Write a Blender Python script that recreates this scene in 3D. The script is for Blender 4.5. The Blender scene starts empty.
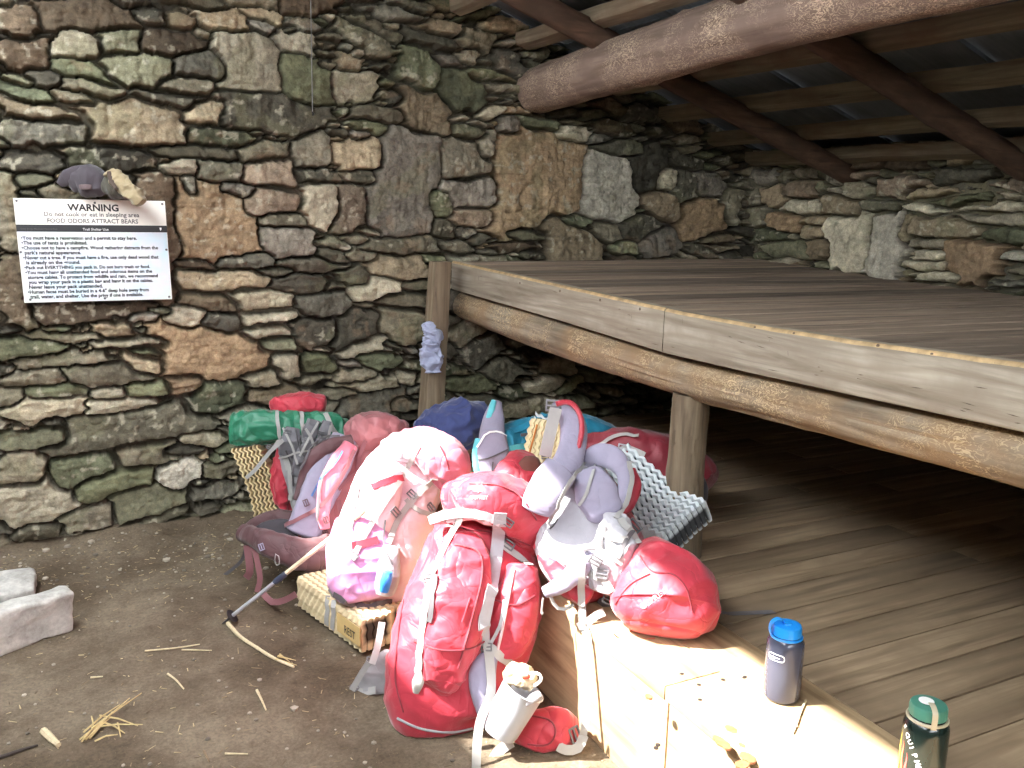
import bpy, bmesh, math, random
import numpy as np
from mathutils import Vector, Matrix, noise
from mathutils.bvhtree import BVHTree

SC = bpy.context.scene
COL = SC.collection
# ------------------------------------------------------------------ camera
FPX = 900.0
CAM = Vector((0.0, 0.0, 1.60))
RGT = Vector((0.89288583, -0.44969419, 0.02302241))
UPV = Vector((0.06950248, 0.18815521, 0.979677))
FWD = Vector((0.44488684, 0.87313959, -0.19925599))
cd = bpy.data.cameras.new('camera'); cam = bpy.data.objects.new('camera', cd); COL.objects.link(cam)
cd.sensor_fit = 'HORIZONTAL'; cd.sensor_width = 36.0; cd.lens = 36.0 * FPX / 1024.0
cd.clip_start = 0.05; cd.clip_end = 200
m4 = Matrix.Identity(4)
for i in range(3):
    m4[i][0] = RGT[i]; m4[i][1] = UPV[i]; m4[i][2] = -FWD[i]; m4[i][3] = CAM[i]
cam.matrix_world = m4
SC.camera = cam
# ------------------------------------------------------------------ light
SC.view_settings.view_transform = 'Standard'; SC.view_settings.look = 'None'
SC.view_settings.gamma = 1.0; SC.view_settings.exposure = 0.75
SC.view_settings.use_curve_mapping = False
SC.cycles.use_denoising = True
SC.cycles.max_bounces = 8; SC.cycles.diffuse_bounces = 5
world = bpy.data.worlds.new('sky'); SC.world = world; world.use_nodes = True
bg = world.node_tree.nodes['Background']
bg.inputs[0].default_value = (0.93, 0.97, 1.0, 1); bg.inputs[1].default_value = 11.5
sd = bpy.data.lights.new('sun', 'SUN'); sun = bpy.data.objects.new('sun', sd); COL.objects.link(sun)
sd.energy = 21.0; sd.angle = math.radians(0.9); sd.color = (1.0, 0.95, 0.88)
SUND = Vector((0.62, -0.20, -0.756)).normalized()
sun.rotation_euler = SUND.to_track_quat('-Z', 'Y').to_euler()
sun.location = (-4, 3, 5)

# ------------------------------------------------------------------ helpers
TW, XW = 4.38, 3.86          # sign wall plane (Y), rear wall plane (X)
H0 = 0.37                    # lower platform height
def ray(x, y): return FWD + RGT * ((x - 512) / FPX) - UPV * ((y - 384) / FPX)
def at(x, y, d): return CAM + ray(x, y) * d
def onz(x, y, z): r = ray(x, y); return CAM + r * ((z - CAM.z) / r.z)
def onX(x, y, X): r = ray(x, y); return CAM + r * ((X - CAM.x) / r.x)
def onY(x, y, Y=TW): r = ray(x, y); return CAM + r * ((Y - CAM.y) / r.y)
def depth(p): return (Vector(p) - CAM).dot(FWD)

def tag(o, label=None, cat=None, group=None, kind=None):
    if label: o['label'] = label
    if cat: o['category'] = cat
    if group: o['group'] = group
    if kind: o['kind'] = kind
    return o
def empty(name, loc, label, cat, group=None):
    o = bpy.data.objects.new(name, None); COL.objects.link(o); o.location = loc
    o.empty_display_size = 0.05
    return tag(o, label, cat, group)
bpy.context.view_layer.update()
def obj(name, verts, faces, mat, parent=None, smooth=True, cols=None, colname='Col'):
    """one mesh object; verts in world coordinates, stored relative to the parent's location"""
    me = bpy.data.meshes.new(name)
    off = Vector(parent.location) if parent is not None else Vector((0, 0, 0))
    if parent is not None and parent.parent is not None: off = off + Vector(parent.parent.location)
    if isinstance(verts, np.ndarray):
        v = verts - np.array(off)
        me.vertices.add(len(v)); me.vertices.foreach_set('co', v.astype(np.float32).ravel())
        if isinstance(faces, np.ndarray) and len(faces):
            n = len(faces); k = faces.shape[1]
            me.loops.add(n * k); me.loops.foreach_set('vertex_index', faces.astype(np.int32).ravel())
            me.polygons.add(n); me.polygons.foreach_set('loop_start', np.arange(0, n * k, k, dtype=np.int32))
            me.polygons.foreach_set('loop_total', np.full(n, k, dtype=np.int32))
        me.update(calc_edges=True)
    else:
        me.from_pydata([tuple(Vector(q) - off) for q in verts], [], faces)
    if cols is not None:
        at_ = me.color_attributes.new(colname, 'FLOAT_COLOR', 'POINT')
        c = np.ones((len(me.vertices), 4), np.float32); c[:, :3] = cols
        at_.data.foreach_set('color', c.ravel())
    me.validate()
    if smooth: me.polygons.foreach_set('use_smooth', [True] * len(me.polygons))
    if mat: me.materials.append(mat)
    o = bpy.data.objects.new(name, me); COL.objects.link(o)
    if parent is not None: o.parent = parent
    return o

class MB:
    """collects shapes into one mesh"""
    def __init__(s): s.v = []; s.f = []; s.c = []
    def add(s, vs, fs, c=(0.5, 0.5, 0.5)):
        n = len(s.v); s.v += [Vector(q) for q in vs]; s.f += [tuple(i + n for i in f) for f in fs]; s.c += [c] * len(vs)
    def box(s, o, ax, ay, az, c=(0.5, 0.5, 0.5), bev=0.0):
        """box from corner o with edge vectors; small chamfer"""
        o, ax, ay, az = map(Vector, (o, ax, ay, az))
        if bev <= 0:
            vs = [o, o + ax, o + ax + ay, o + ay, o + az, o + ax + az, o + ax + ay + az, o + ay + az]
            s.add(vs, [(0, 3, 2, 1), (4, 5, 6, 7), (0, 1, 5, 4), (1, 2, 6, 5), (2, 3, 7, 6), (3, 0, 4, 7)], c); return
        bm = bmesh.new(); L = (ax.length, ay.length, az.length)
        bmesh.ops.create_cube(bm, size=1)
        for q in bm.verts: q.co = Vector(((q.co.x + .5) * L[0], (q.co.y + .5) * L[1], (q.co.z + .5) * L[2]))
        bmesh.ops.bevel(bm, geom=bm.edges[:], offset=bev, segments=2, affect='EDGES', profile=0.6)
        A = [q.normalized() for q in (ax, ay, az)]
        bm.verts.index_update()
        s.add([o + A[0] * q.co.x + A[1] * q.co.y + A[2] * q.co.z for q in bm.verts], [tuple(q.index for q in f.verts) for f in bm.faces], c)
        bm.free()
    def tube(s, pts, rad, n=8, c=(0.5, 0.5, 0.5), closed=False):
        pts = [Vector(p) for p in pts]; N = len(pts)
        if not hasattr(rad, '__len__'): rad = [rad] * N
        vs = []; up = None
        for i, p in enumerate(pts):
            if closed: t = pts[(i + 1) % N] - pts[i - 1]
            else: t = pts[min(i + 1, N - 1)] - pts[max(i - 1, 0)]
            t.normalize()
            if up is None: up = t.orthogonal().normalized()
            up = (up - t * up.dot(t)).normalized(); w = t.cross(up)
            for k in range(n):
                a = 2 * math.pi * k / n
                vs.append(p + (up * math.cos(a) + w * math.sin(a)) * rad[i])
        fs = []
        for i in range(N if closed else N - 1):
            j = (i + 1) % N
            for k in range(n):
                l = (k + 1) % n
                fs.append((i * n + k, i * n + l, j * n + l, j * n + k))
        if not closed:
            fs.append(tuple(range(n - 1, -1, -1))); fs.append(tuple((N - 1) * n + k for k in range(n)))
        s.add(vs, fs, c)
    def lathe(s, base, axis, prof, n=32, c=(0.5, 0.5, 0.5)):
        """prof: list of (radius, height) from base along axis"""
        axis = Vector(axis).normalized(); u = axis.orthogonal().normalized(); w = axis.cross(u); base = Vector(base)
        vs = []; fs = []
        for r, h in prof:
            for k in range(n):
                a = 2 * math.pi * k / n
                vs.append(base + axis * h + (u * math.cos(a) + w * math.sin(a)) * max(r, 1e-4))
        for i in range(len(prof) - 1):
            for k in range(n):
                l = (k + 1) % n
                fs.append((i * n + k, i * n + l, (i + 1) * n + l, (i + 1) * n + k))
        s.add(vs, fs, c)
    def build(s, name, mat, parent=None, smooth=True, col=False):
        o = obj(name, s.v, s.f, mat, parent, smooth, cols=np.array(s.c, np.float32) if col else None, colname='Var')
        if smooth:
            try: o.data.set_sharp_from_angle(angle=math.radians(38))
            except Exception: pass
        return o

def catmull(pts, n):
    """resample a list of tuples (any dimension) smoothly to n points"""
    P = np.array([list(p) for p in pts], float)
    if len(P) == 2: return [P[0] + (P[1] - P[0]) * i / (n - 1) for i in range(n)]
    Q = np.vstack([2 * P[0] - P[1], P, 2 * P[-1] - P[-2]]); out = []
    for i in range(n):
        t = (len(P) - 1) * i / (n - 1); k = min(int(t), len(P) - 2); u = t - k
        a, b, c, d = Q[k], Q[k + 1], Q[k + 2], Q[k + 3]
        out.append(0.5 * (2 * b + (c - a) * u + (2 * a - 5 * b + 4 * c - d) * u * u + (3 * b - a - 3 * c + d) * u ** 3))
    return out

# value noise on arrays
_TAB = {}
def vnoise(u, v, f, seed):
    if seed not in _TAB: _TAB[seed] = np.random.RandomState(seed).rand(97, 89).astype(np.float32)
    r = _TAB[seed]
    x = u * f + 500.3; y = v * f + 700.7
    xi = np.floor(x).astype(int); yi = np.floor(y).astype(int); fx = x - xi; fy = y - yi
    fx = fx * fx * (3 - 2 * fx); fy = fy * fy * (3 - 2 * fy)
    a = r[xi % 97, yi % 89]; b = r[(xi + 1) % 97, yi % 89]; c = r[xi % 97, (yi + 1) % 89]; d = r[(xi + 1) % 97, (yi + 1) % 89]
    return ((a * (1 - fx) + b * fx) * (1 - fy) + (c * (1 - fx) + d * fx) * fy) * 2 - 1
def fbm(u, v, f, seed, o=4):
    s = 0; a = 1.0
    for k in range(o): s = s + a * vnoise(u, v, f * 2 ** k, seed + k * 13); a *= 0.5
    return s / 1.6

# ------------------------------------------------------------------ materials
def srgb(r, g, b):
    f = lambda c: (c / 255 / 12.92) if c <= 10 else ((c / 255 + 0.055) / 1.055) ** 2.4
    return (f(r), f(g), f(b))
def newmat(name):
    m = bpy.data.materials.new(name); m.use_nodes = True
    nt = m.node_tree; return m, nt, nt.nodes['Principled BSDF']
def N(nt, t, **kw):
    n = nt.nodes.new(t)
    for k, v in kw.items():
        if k.startswith('i_'):
            key = k[2:]; n.inputs[int(key) if key.isdigit() else key.replace('_', ' ')].default_value = v
        else: setattr(n, k, v)
    return n
def ramp(nt, src, stops):
    r = nt.nodes.new('ShaderNodeValToRGB'); e = r.color_ramp.elements
    while len(e) < len(stops): e.new(0.5)
    for q, (p, c) in zip(e, stops): q.position = p; q.color = (*c, 1) if len(c) == 3 else c
    nt.links.new(src, r.inputs[0]); return r.outputs[0]
def mixc(nt, mode, fac, a, b):
    n = N(nt, 'ShaderNodeMix', data_type='RGBA', blend_type=mode)
    for idx, q in ((0, fac), (6, a), (7, b)):
        if isinstance(q, (int, float)): n.inputs[idx].default_value = q
        elif isinstance(q, tuple): n.inputs[idx].default_value = (*q, 1)
        else: nt.links.new(q, n.inputs[idx])
    return n.outputs[2]
def bump(nt, bsdf, src, strength=0.3, dist=0.01):
    b = N(nt, 'ShaderNodeBump'); b.inputs['Strength'].default_value = strength; b.inputs['Distance'].default_value = dist
    nt.links.new(src, b.inputs['Height']); nt.links.new(b.outputs[0], bsdf.inputs['Normal']); return b
def noise_tex(nt, scale, vec=None, detail=5, rough=0.6, dist=0.0):
    n = N(nt, 'ShaderNodeTexNoise'); n.inputs['Scale'].default_value = scale; n.inputs['Detail'].default_value = detail
    n.inputs['Roughness'].default_value = rough; n.inputs['Distortion'].default_value = dist
    if vec is not None: nt.links.new(vec, n.inputs['Vector'])
    return n.outputs[0]
def coords(nt, scale=(1, 1, 1)):
    t = N(nt, 'ShaderNodeTexCoord'); m = N(nt, 'ShaderNodeMapping'); m.inputs['Scale'].default_value = scale
    nt.links.new(t.outputs['Object'], m.inputs[0]); return m.outputs[0]

def plain(name, c, rough=0.6, metal=0.0, var=0.12, scale=30, bmp=0.0, spec=None, **kw):
    m, nt, b = newmat(name); v = coords(nt)
    n = noise_tex(nt, scale, v)
    b.inputs['Base Color'].default_value = (*c, 1)
    col = mixc(nt, 'MULTIPLY', 1.0, c, ramp(nt, n, [(0.3, (1 - var,) * 3), (0.7, (1 + var * 0.3,) * 3)]))
    nt.links.new(col, b.inputs['Base Color'])
    b.inputs['Roughness'].default_value = rough; b.inputs['Metallic'].default_value = metal
    if spec is not None: b.inputs['Specular IOR Level'].default_value = spec
    if bmp: bump(nt, b, n, bmp, 0.003)
    return m
def fabric(name, c, rough=0.55, weave=900, var=0.15, fold=0.35, sheen=0.2):
    """woven nylon: fine weave, soft crumple bump, slight tonal wear"""
    m, nt, b = newmat(name); v = coords(nt)
    n1 = noise_tex(nt, 14, v, 4); n2 = noise_tex(nt, weave * 0.5, v, 2)
    col = mixc(nt, 'MULTIPLY', 1.0, c, ramp(nt, n1, [(0.3, (1 - var,) * 3), (0.7, (1, 1, 1))]))
    nt.links.new(col, b.inputs['Base Color'])
    b.inputs['Roughness'].default_value = rough
    b.inputs['Sheen Weight'].default_value = sheen; b.inputs['Sheen Roughness'].default_value = 0.5
    def creases(sc_, scale, dist):
        x = noise_tex(nt, scale, coords(nt, sc_), 2, 0.5, dist)
        s = N(nt, 'ShaderNodeMath', operation='SUBTRACT'); nt.links.new(x, s.inputs[0]); s.inputs[1].default_value = 0.5
        ab = N(nt, 'ShaderNodeMath', operation='ABSOLUTE'); nt.links.new(s.outputs[0], ab.inputs[0])
        pw = N(nt, 'ShaderNodeMath', operation='POWER'); nt.links.new(ab.outputs[0], pw.inputs[0]); pw.inputs[1].default_value = 0.6
        return pw.outputs[0]
    c1 = creases((1, 1, 0.4), 6.5, 0.9); c2 = creases((0.8, 0.5, 1), 15, 1.0)
    ad = N(nt, 'ShaderNodeMath', operation='MULTIPLY_ADD'); nt.links.new(c2, ad.inputs[0]); ad.inputs[1].default_value = 0.30; nt.links.new(c1, ad.inputs[2])
    ad2 = N(nt, 'ShaderNodeMath', operation='MULTIPLY_ADD'); nt.links.new(n2, ad2.inputs[0]); ad2.inputs[1].default_value = 0.02; nt.links.new(ad.outputs[0], ad2.inputs[2])
    bump(nt, b, ad2.outputs[0], min(1.0, fold * 1.5), 0.018)
    return m
def wood(name, light, dark, axis=1, grain=1.0, rough=0.75, blotch=None, tracks=False, bmp=0.5, varamt=0.35):
    """weathered timber, grain along the object axis; Var attribute shifts the tone board by board"""
    m, nt, b = newmat(name)
    sc = [28 * grain] * 3; sc[axis] = 1.6 * grain
    at_ = N(nt, 'ShaderNodeAttribute', attribute_name='Var')
    tc = N(nt, 'ShaderNodeTexCoord'); va = N(nt, 'ShaderNodeVectorMath', operation='MULTIPLY_ADD')
    nt.links.new(at_.outputs['Color'], va.inputs[0]); va.inputs[1].default_value = (7, 7, 7); nt.links.new(tc.outputs['Object'], va.inputs[2])
    mp = N(nt, 'ShaderNodeMapping'); mp.inputs['Scale'].default_value = sc; nt.links.new(va.outputs[0], mp.inputs[0])
    g = noise_tex(nt, 1.0, mp.outputs[0], 8, 0.65, 0.6)
    sc2 = [5.0] * 3; sc2[axis] = 0.9
    mp2 = N(nt, 'ShaderNodeMapping'); mp2.inputs['Scale'].default_value = sc2; nt.links.new(va.outputs[0], mp2.inputs[0])
    w = N(nt, 'ShaderNodeTexWave', wave_type='RINGS', rings_direction='XYZ'[axis]); w.inputs['Scale'].default_value = 1.4
    w.inputs['Distortion'].default_value = 9; w.inputs['Detail'].default_value = 3; w.inputs['Detail Scale'].default_value = 1.2
    nt.links.new(mp2.outputs[0], w.inputs['Vector'])
    c = ramp(nt, g, [(0.30, dark), (0.62, light)])
    c = mixc(nt, 'MULTIPLY', 0.55, c, ramp(nt, w.outputs[0], [(0.0, (0.55, 0.5, 0.45)), (0.5, (1, 1, 1))]))
    n2 = noise_tex(nt, 3.2, va.outputs[0], 5)
    c = mixc(nt, 'MIX', ramp(nt, n2, [(0.42, (0, 0, 0)), (0.68, (1, 1, 1))]), c, blotch if blotch else tuple(0.6 * q for q in light))
    vt = ramp(nt, at_.outputs['Fac'], [(0, (1 - varamt,) * 3), (1, (1 + varamt * 0.4,) * 3)])
    c = mixc(nt, 'MULTIPLY', 1.0, c, vt)
    hgt = g
    if tracks:
        tv = N(nt, 'ShaderNodeMapping'); s3 = [44.0] * 3; s3[axis] = 22.0; tv.inputs['Scale'].default_value = s3
        nt.links.new(tc.outputs['Object'], tv.inputs[0])
        wv = N(nt, 'ShaderNodeTexNoise', noise_type='RIDGED_MULTIFRACTAL') if False else N(nt, 'ShaderNodeTexNoise')
        wv.inputs['Scale'].default_value = 1.0; wv.inputs['Detail'].default_value = 2; wv.inputs['Distortion'].default_value = 2.5
        nt.links.new(tv.outputs[0], wv.inputs['Vector'])
        band = ramp(nt, wv.outputs[0], [(0.44, (0, 0, 0)), (0.475, (1, 1, 1)), (0.50, (1, 1, 1)), (0.53, (0, 0, 0))])
        pn = noise_tex(nt, 4.0, tc.outputs['Object'], 3)
        msk = mixc(nt, 'MULTIPLY', 1.0, band, ramp(nt, pn, [(0.40, (0, 0, 0)), (0.60, (.72, .72, .72))]))
        c = mixc(nt, 'MIX', msk, c, tracks)
    nt.links.new(c, b.inputs['Base Color']); b.inputs['Roughness'].default_value = rough
    bump(nt, b, hgt, bmp, 0.006)
    return m
# ------------------------------------------------------------------ dry-stone walls
PAL = dict(
    g=[(92, 88, 70), (104, 98, 78), (82, 80, 66), (112, 106, 86), (96, 94, 84)],
    G=[(94, 100, 68), (104, 106, 80), (84, 92, 66)],
    p=[(140, 132, 112), (150, 144, 124), (132, 124, 102)],
    P=[(168, 166, 156), (158, 154, 144)],
    t=[(134, 116, 86), (126, 108, 80), (140, 124, 94)],
    b=[(92, 74, 54), (84, 68, 50), (100, 82, 60)],
    o=[(148, 118, 78), (142, 112, 76)],
    d=[(74, 70, 60), (68, 66, 56), (80, 76, 64)],
    v=[(116, 110, 102), (108, 103, 96)],
    r=[(126, 106, 86), (120, 102, 84)],
)
def stone_wall(name, mat, us, vs, seeds, to3d, fillsets, rng, keep, gain=1.0, autopal='gggGptdb'):
    """us, vs: 1-D coordinates on the wall; every stone is a raised, tilted, rough block, the joints between are deep"""
    U, V = np.meshgrid(us, vs, indexing='ij'); U = U.astype(np.float32); V = V.astype(np.float32)
    Uw = U + 0.013 * vnoise(U, V, 9, 3) + 0.008 * vnoise(U, V, 27, 4) + 0.004 * vnoise(U, V, 70, 7); Vw = V + 0.008 * vnoise(U, V, 10, 5) + 0.005 * vnoise(U, V, 29, 6) + 0.0022 * vnoise(U, V, 60, 8)
    D = np.full(U.shape, 9.0, np.float32); L = np.full(U.shape, -1, np.int32); st = []; nseed = len(seeds)
    def put(u, v, a, b, rot, col):
        k = len(st); R = max(a, b) * 2.3
        i0, i1 = np.searchsorted(us, [u - R, u + R]); j0, j1 = np.searchsorted(vs, [v - R, v + R])
        if i1 <= i0 or j1 <= j0: return
        sl = (slice(i0, i1), slice(j0, j1)); c, s = math.cos(rot), math.sin(rot)
        du = Uw[sl] - u; dv = Vw[sl] - v; sk = rng.uniform(-0.35, 0.35)
        x = (du * c + dv * s) / a; y = (-du * s + dv * c) / b; x = x + sk * y
        tp = rng.uniform(-0.22, 0.22); y = y * (1 + tp * x)
        r = np.sqrt(np.sqrt(x * x * x * x + y * y * y * y)); kk = rng.uniform(.0, .34) if len(st) >= nseed else rng.uniform(-.06, .10); r = np.maximum(r, (np.abs(x) + np.abs(y)) * (0.52 + kk))
        m = r < D[sl]; D[sl] = np.where(m, r, D[sl]); L[sl] = np.where(m, k, L[sl]); st.append((u, v, a, b, rot, col))
    for q in seeds: put(*q)

    for (na, al, ah, bl, bh, rr, pal) in fillsets:
        for _ in range(na):
            u = rng.uniform(us[0], us[-1]); v = rng.uniform(vs[0], vs[-1]); a = rng.uniform(al, ah); b = rng.uniform(bl, bh)
            ok = True
            for ox, oy in ((0, 0), (0.75, 0), (-0.75, 0), (0, 0.7), (0, -0.7)):
                i = min(max(np.searchsorted(us, u + ox * a), 0), len(us) - 1); j = min(max(np.searchsorted(vs, v + oy * b), 0), len(vs) - 1)
                if D[i, j] < (1.25 if ox == oy == 0 else 1.02): ok = False; break
            if ok: put(u, v, a, b, rng.gauss(0, rr), rng.choice(pal))
    L[D > 1.42] = -1
    # distance to the nearest joint
    bd = np.zeros(L.shape, bool)
    bd[:-1] |= L[:-1] != L[1:]; bd[:, :-1] |= L[:, :-1] != L[:, 1:]; bd |= L < 0
    E = np.where(bd, 0.0, 9.0).astype(np.float32)
    su = np.diff(us).min(); sv = np.diff(vs).min(); dg = math.hypot(su, sv)
    for _ in range(9):
        E[1:] = np.minimum(E[1:], E[:-1] + su); E[:-1] = np.minimum(E[:-1], E[1:] + su)
        E[:, 1:] = np.minimum(E[:, 1:], E[:, :-1] + sv); E[:, :-1] = np.minimum(E[:, :-1], E[:, 1:] + sv)
        E[1:, 1:] = np.minimum(E[1:, 1:], E[:-1, :-1] + dg); E[:-1, :-1] = np.minimum(E[:-1, :-1], E[1:, 1:] + dg)
    E = np.minimum(E, 0.045)
    n = len(st); S = np.array([[q[0], q[1], q[2], q[3]] for q in st] + [[0, 0, 1, 1]], np.float32)
    npr = np.random.RandomState(5)
    tu = npr.normal(0, 0.10, n + 1); tv = npr.normal(-0.05, 0.26, n + 1); off = npr.uniform(-0.012, 0.014, n + 1)
    big = np.clip(S[:, 2] * S[:, 3] / 0.008, 0.15, 1.0); tu /= (0.5 + 1.3 * big); tv /= (0.5 + 1.3 * big)
    du = U - S[L, 0]; dv = V - S[L, 1]
    facet = np.abs(vnoise(U + 0.37 * L, V, 9, 21)) + 0.7 * np.abs(vnoise(U, V - 0.31 * L, 21, 22)) + 0.35 * np.abs(vnoise(U, V - 0.31 * L, 50, 23))
    sl_ = npr.normal(0, 0.12, n + 1)[L]; soft = 1 - 0.65 * big[L]
    strat = (vnoise(U * 5 + L * .7, (V + sl_ * U) * 62 + L * 3.1, 1, 61) + 0.6 * vnoise(U * 11 + L * .3, (V + sl_ * U) * 130, 1, 62)) * soft
    jw = np.clip(0.0035 + 0.008 * vnoise(U, V, 7, 31), 0, 1)
    e = np.clip((E - jw) / 0.009, 0, 1); e = e * e * (3 - 2 * e); e2 = np.clip(E / 0.04, 0, 1)
    h = -0.062 + 0.062 * e + 0.014 * np.sqrt(e2) + e * (np.clip(tu[L] * du, -.02, .02) + np.clip(tv[L] * dv, -.018, .018) + off[L] + 0.016 * (facet - 0.6) + 0.0045 * strat) + 0.0028 * fbm(U, V, 60, 41, 3)
    h = np.where(L < 0, -0.06 + 0.008 * fbm(U, V, 40, 44, 3), h)
    h = h + 0.02 * vnoise(U, V, 1.7, 9)
    base = np.zeros((n + 1, 3), np.float32)
    for k, q in enumerate(st):
        c = q[5]; c = rng.choice(PAL[c]) if isinstance(c, str) else c
        f = rng.uniform(0.80, 1.20); base[k] = srgb(*[min(255, x * f) for x in c])
    base[n] = srgb(58, 52, 42)
    C = base[L] * gain
    n1 = fbm(U, V, 22, 51); n2 = fbm(U + 9, V, 8, 53); n3 = fbm(U, V + 5, 70, 55, 2)
    C = C * (1 + 0.34 * n1 + 0.22 * n3 + 0.20 * strat)[..., None]
    moss = np.clip((n2 - 0.18) * 2.0, 0, 0.30)[..., None] * (npr.rand(n + 1)[L] > 0.45)[..., None]
    C = C * (1 - moss) + np.array(srgb(112, 116, 78), np.float32) * gain * moss
    rust = np.clip((fbm(U - 4, V + 2, 11, 57) - 0.25) * 2, 0, 0.28)[..., None] * (npr.rand(n + 1)[L] > 0.6)[..., None]
    C = C * (1 - rust) + np.array(srgb(136, 104, 70), np.float32) * gain * rust
    pale = np.clip((fbm(U + 3, V - 7, 34, 59, 3) - 0.32) * 3, 0, 0.5)[..., None] * (npr.rand(n + 1)[L] > 0.5)[..., None]
    C = C * (1 - pale) + np.array(srgb(164, 160, 142), np.float32) * gain * pale
    dirt = np.clip(1 - (E - jw) / 0.006, 0, 1)[..., None] * 0.75
    C = C * (1 - dirt) + np.array(srgb(50, 43, 34), np.float32) * dirt
    lum = C.mean(-1, keepdims=True); C = lum + (C - lum) * 0.54; C = C * np.array([1.05, 1.0, 0.885], np.float32)
    C = np.clip(C * 1.25, 0.006, 0.85)
    P = to3d(U, V, h); nu, nv = U.shape
    idx = np.arange(nu * nv).reshape(nu, nv)
    F = np.stack([idx[:-1, :-1], idx[1:, :-1], idx[1:, 1:], idx[:-1, 1:]], -1)
    kp = keep(0.25 * (U[:-1, :-1] + U[1:, :-1] + U[1:, 1:] + U[:-1, 1:]), V[:-1, :-1])
    F = F[kp]
    V3 = P.reshape(-1, 3); used = np.zeros(len(V3), bool); used[F.ravel()] = True
    mp = np.cumsum(used) - 1
    o = obj(name, V3[used], mp[F], mat, None, True, cols=C.reshape(-1, 3)[used])
    return o

def stone_mat(name):
    m, nt, b = newmat(name)
    a = N(nt, 'ShaderNodeAttribute', attribute_name='Col'); v = coords(nt)
    n = noise_tex(nt, 150, v, 5, 0.7); n2 = noise_tex(nt, 45, v, 6, 0.65)
    c = mixc(nt, 'MULTIPLY', 1.0, a.outputs['Color'], ramp(nt, n, [(0.3, (0.72,) * 3), (0.7, (1.22,) * 3)]))
    c = mixc(nt, 'MULTIPLY', 1.0, c, ramp(nt, n2, [(0.3, (0.76, 0.76, 0.78)), (0.7, (1.15, 1.14, 1.1))]))
    nt.links.new(c, b.inputs['Base Color']); b.inputs['Roughness'].default_value = 0.9; b.inputs['Specular IOR Level'].default_value = 0.25
    bump(nt, b, n2, 0.55, 0.008)
    return m
MSTONE = stone_mat('dry_stone')
rng = random.Random(11)
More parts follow.
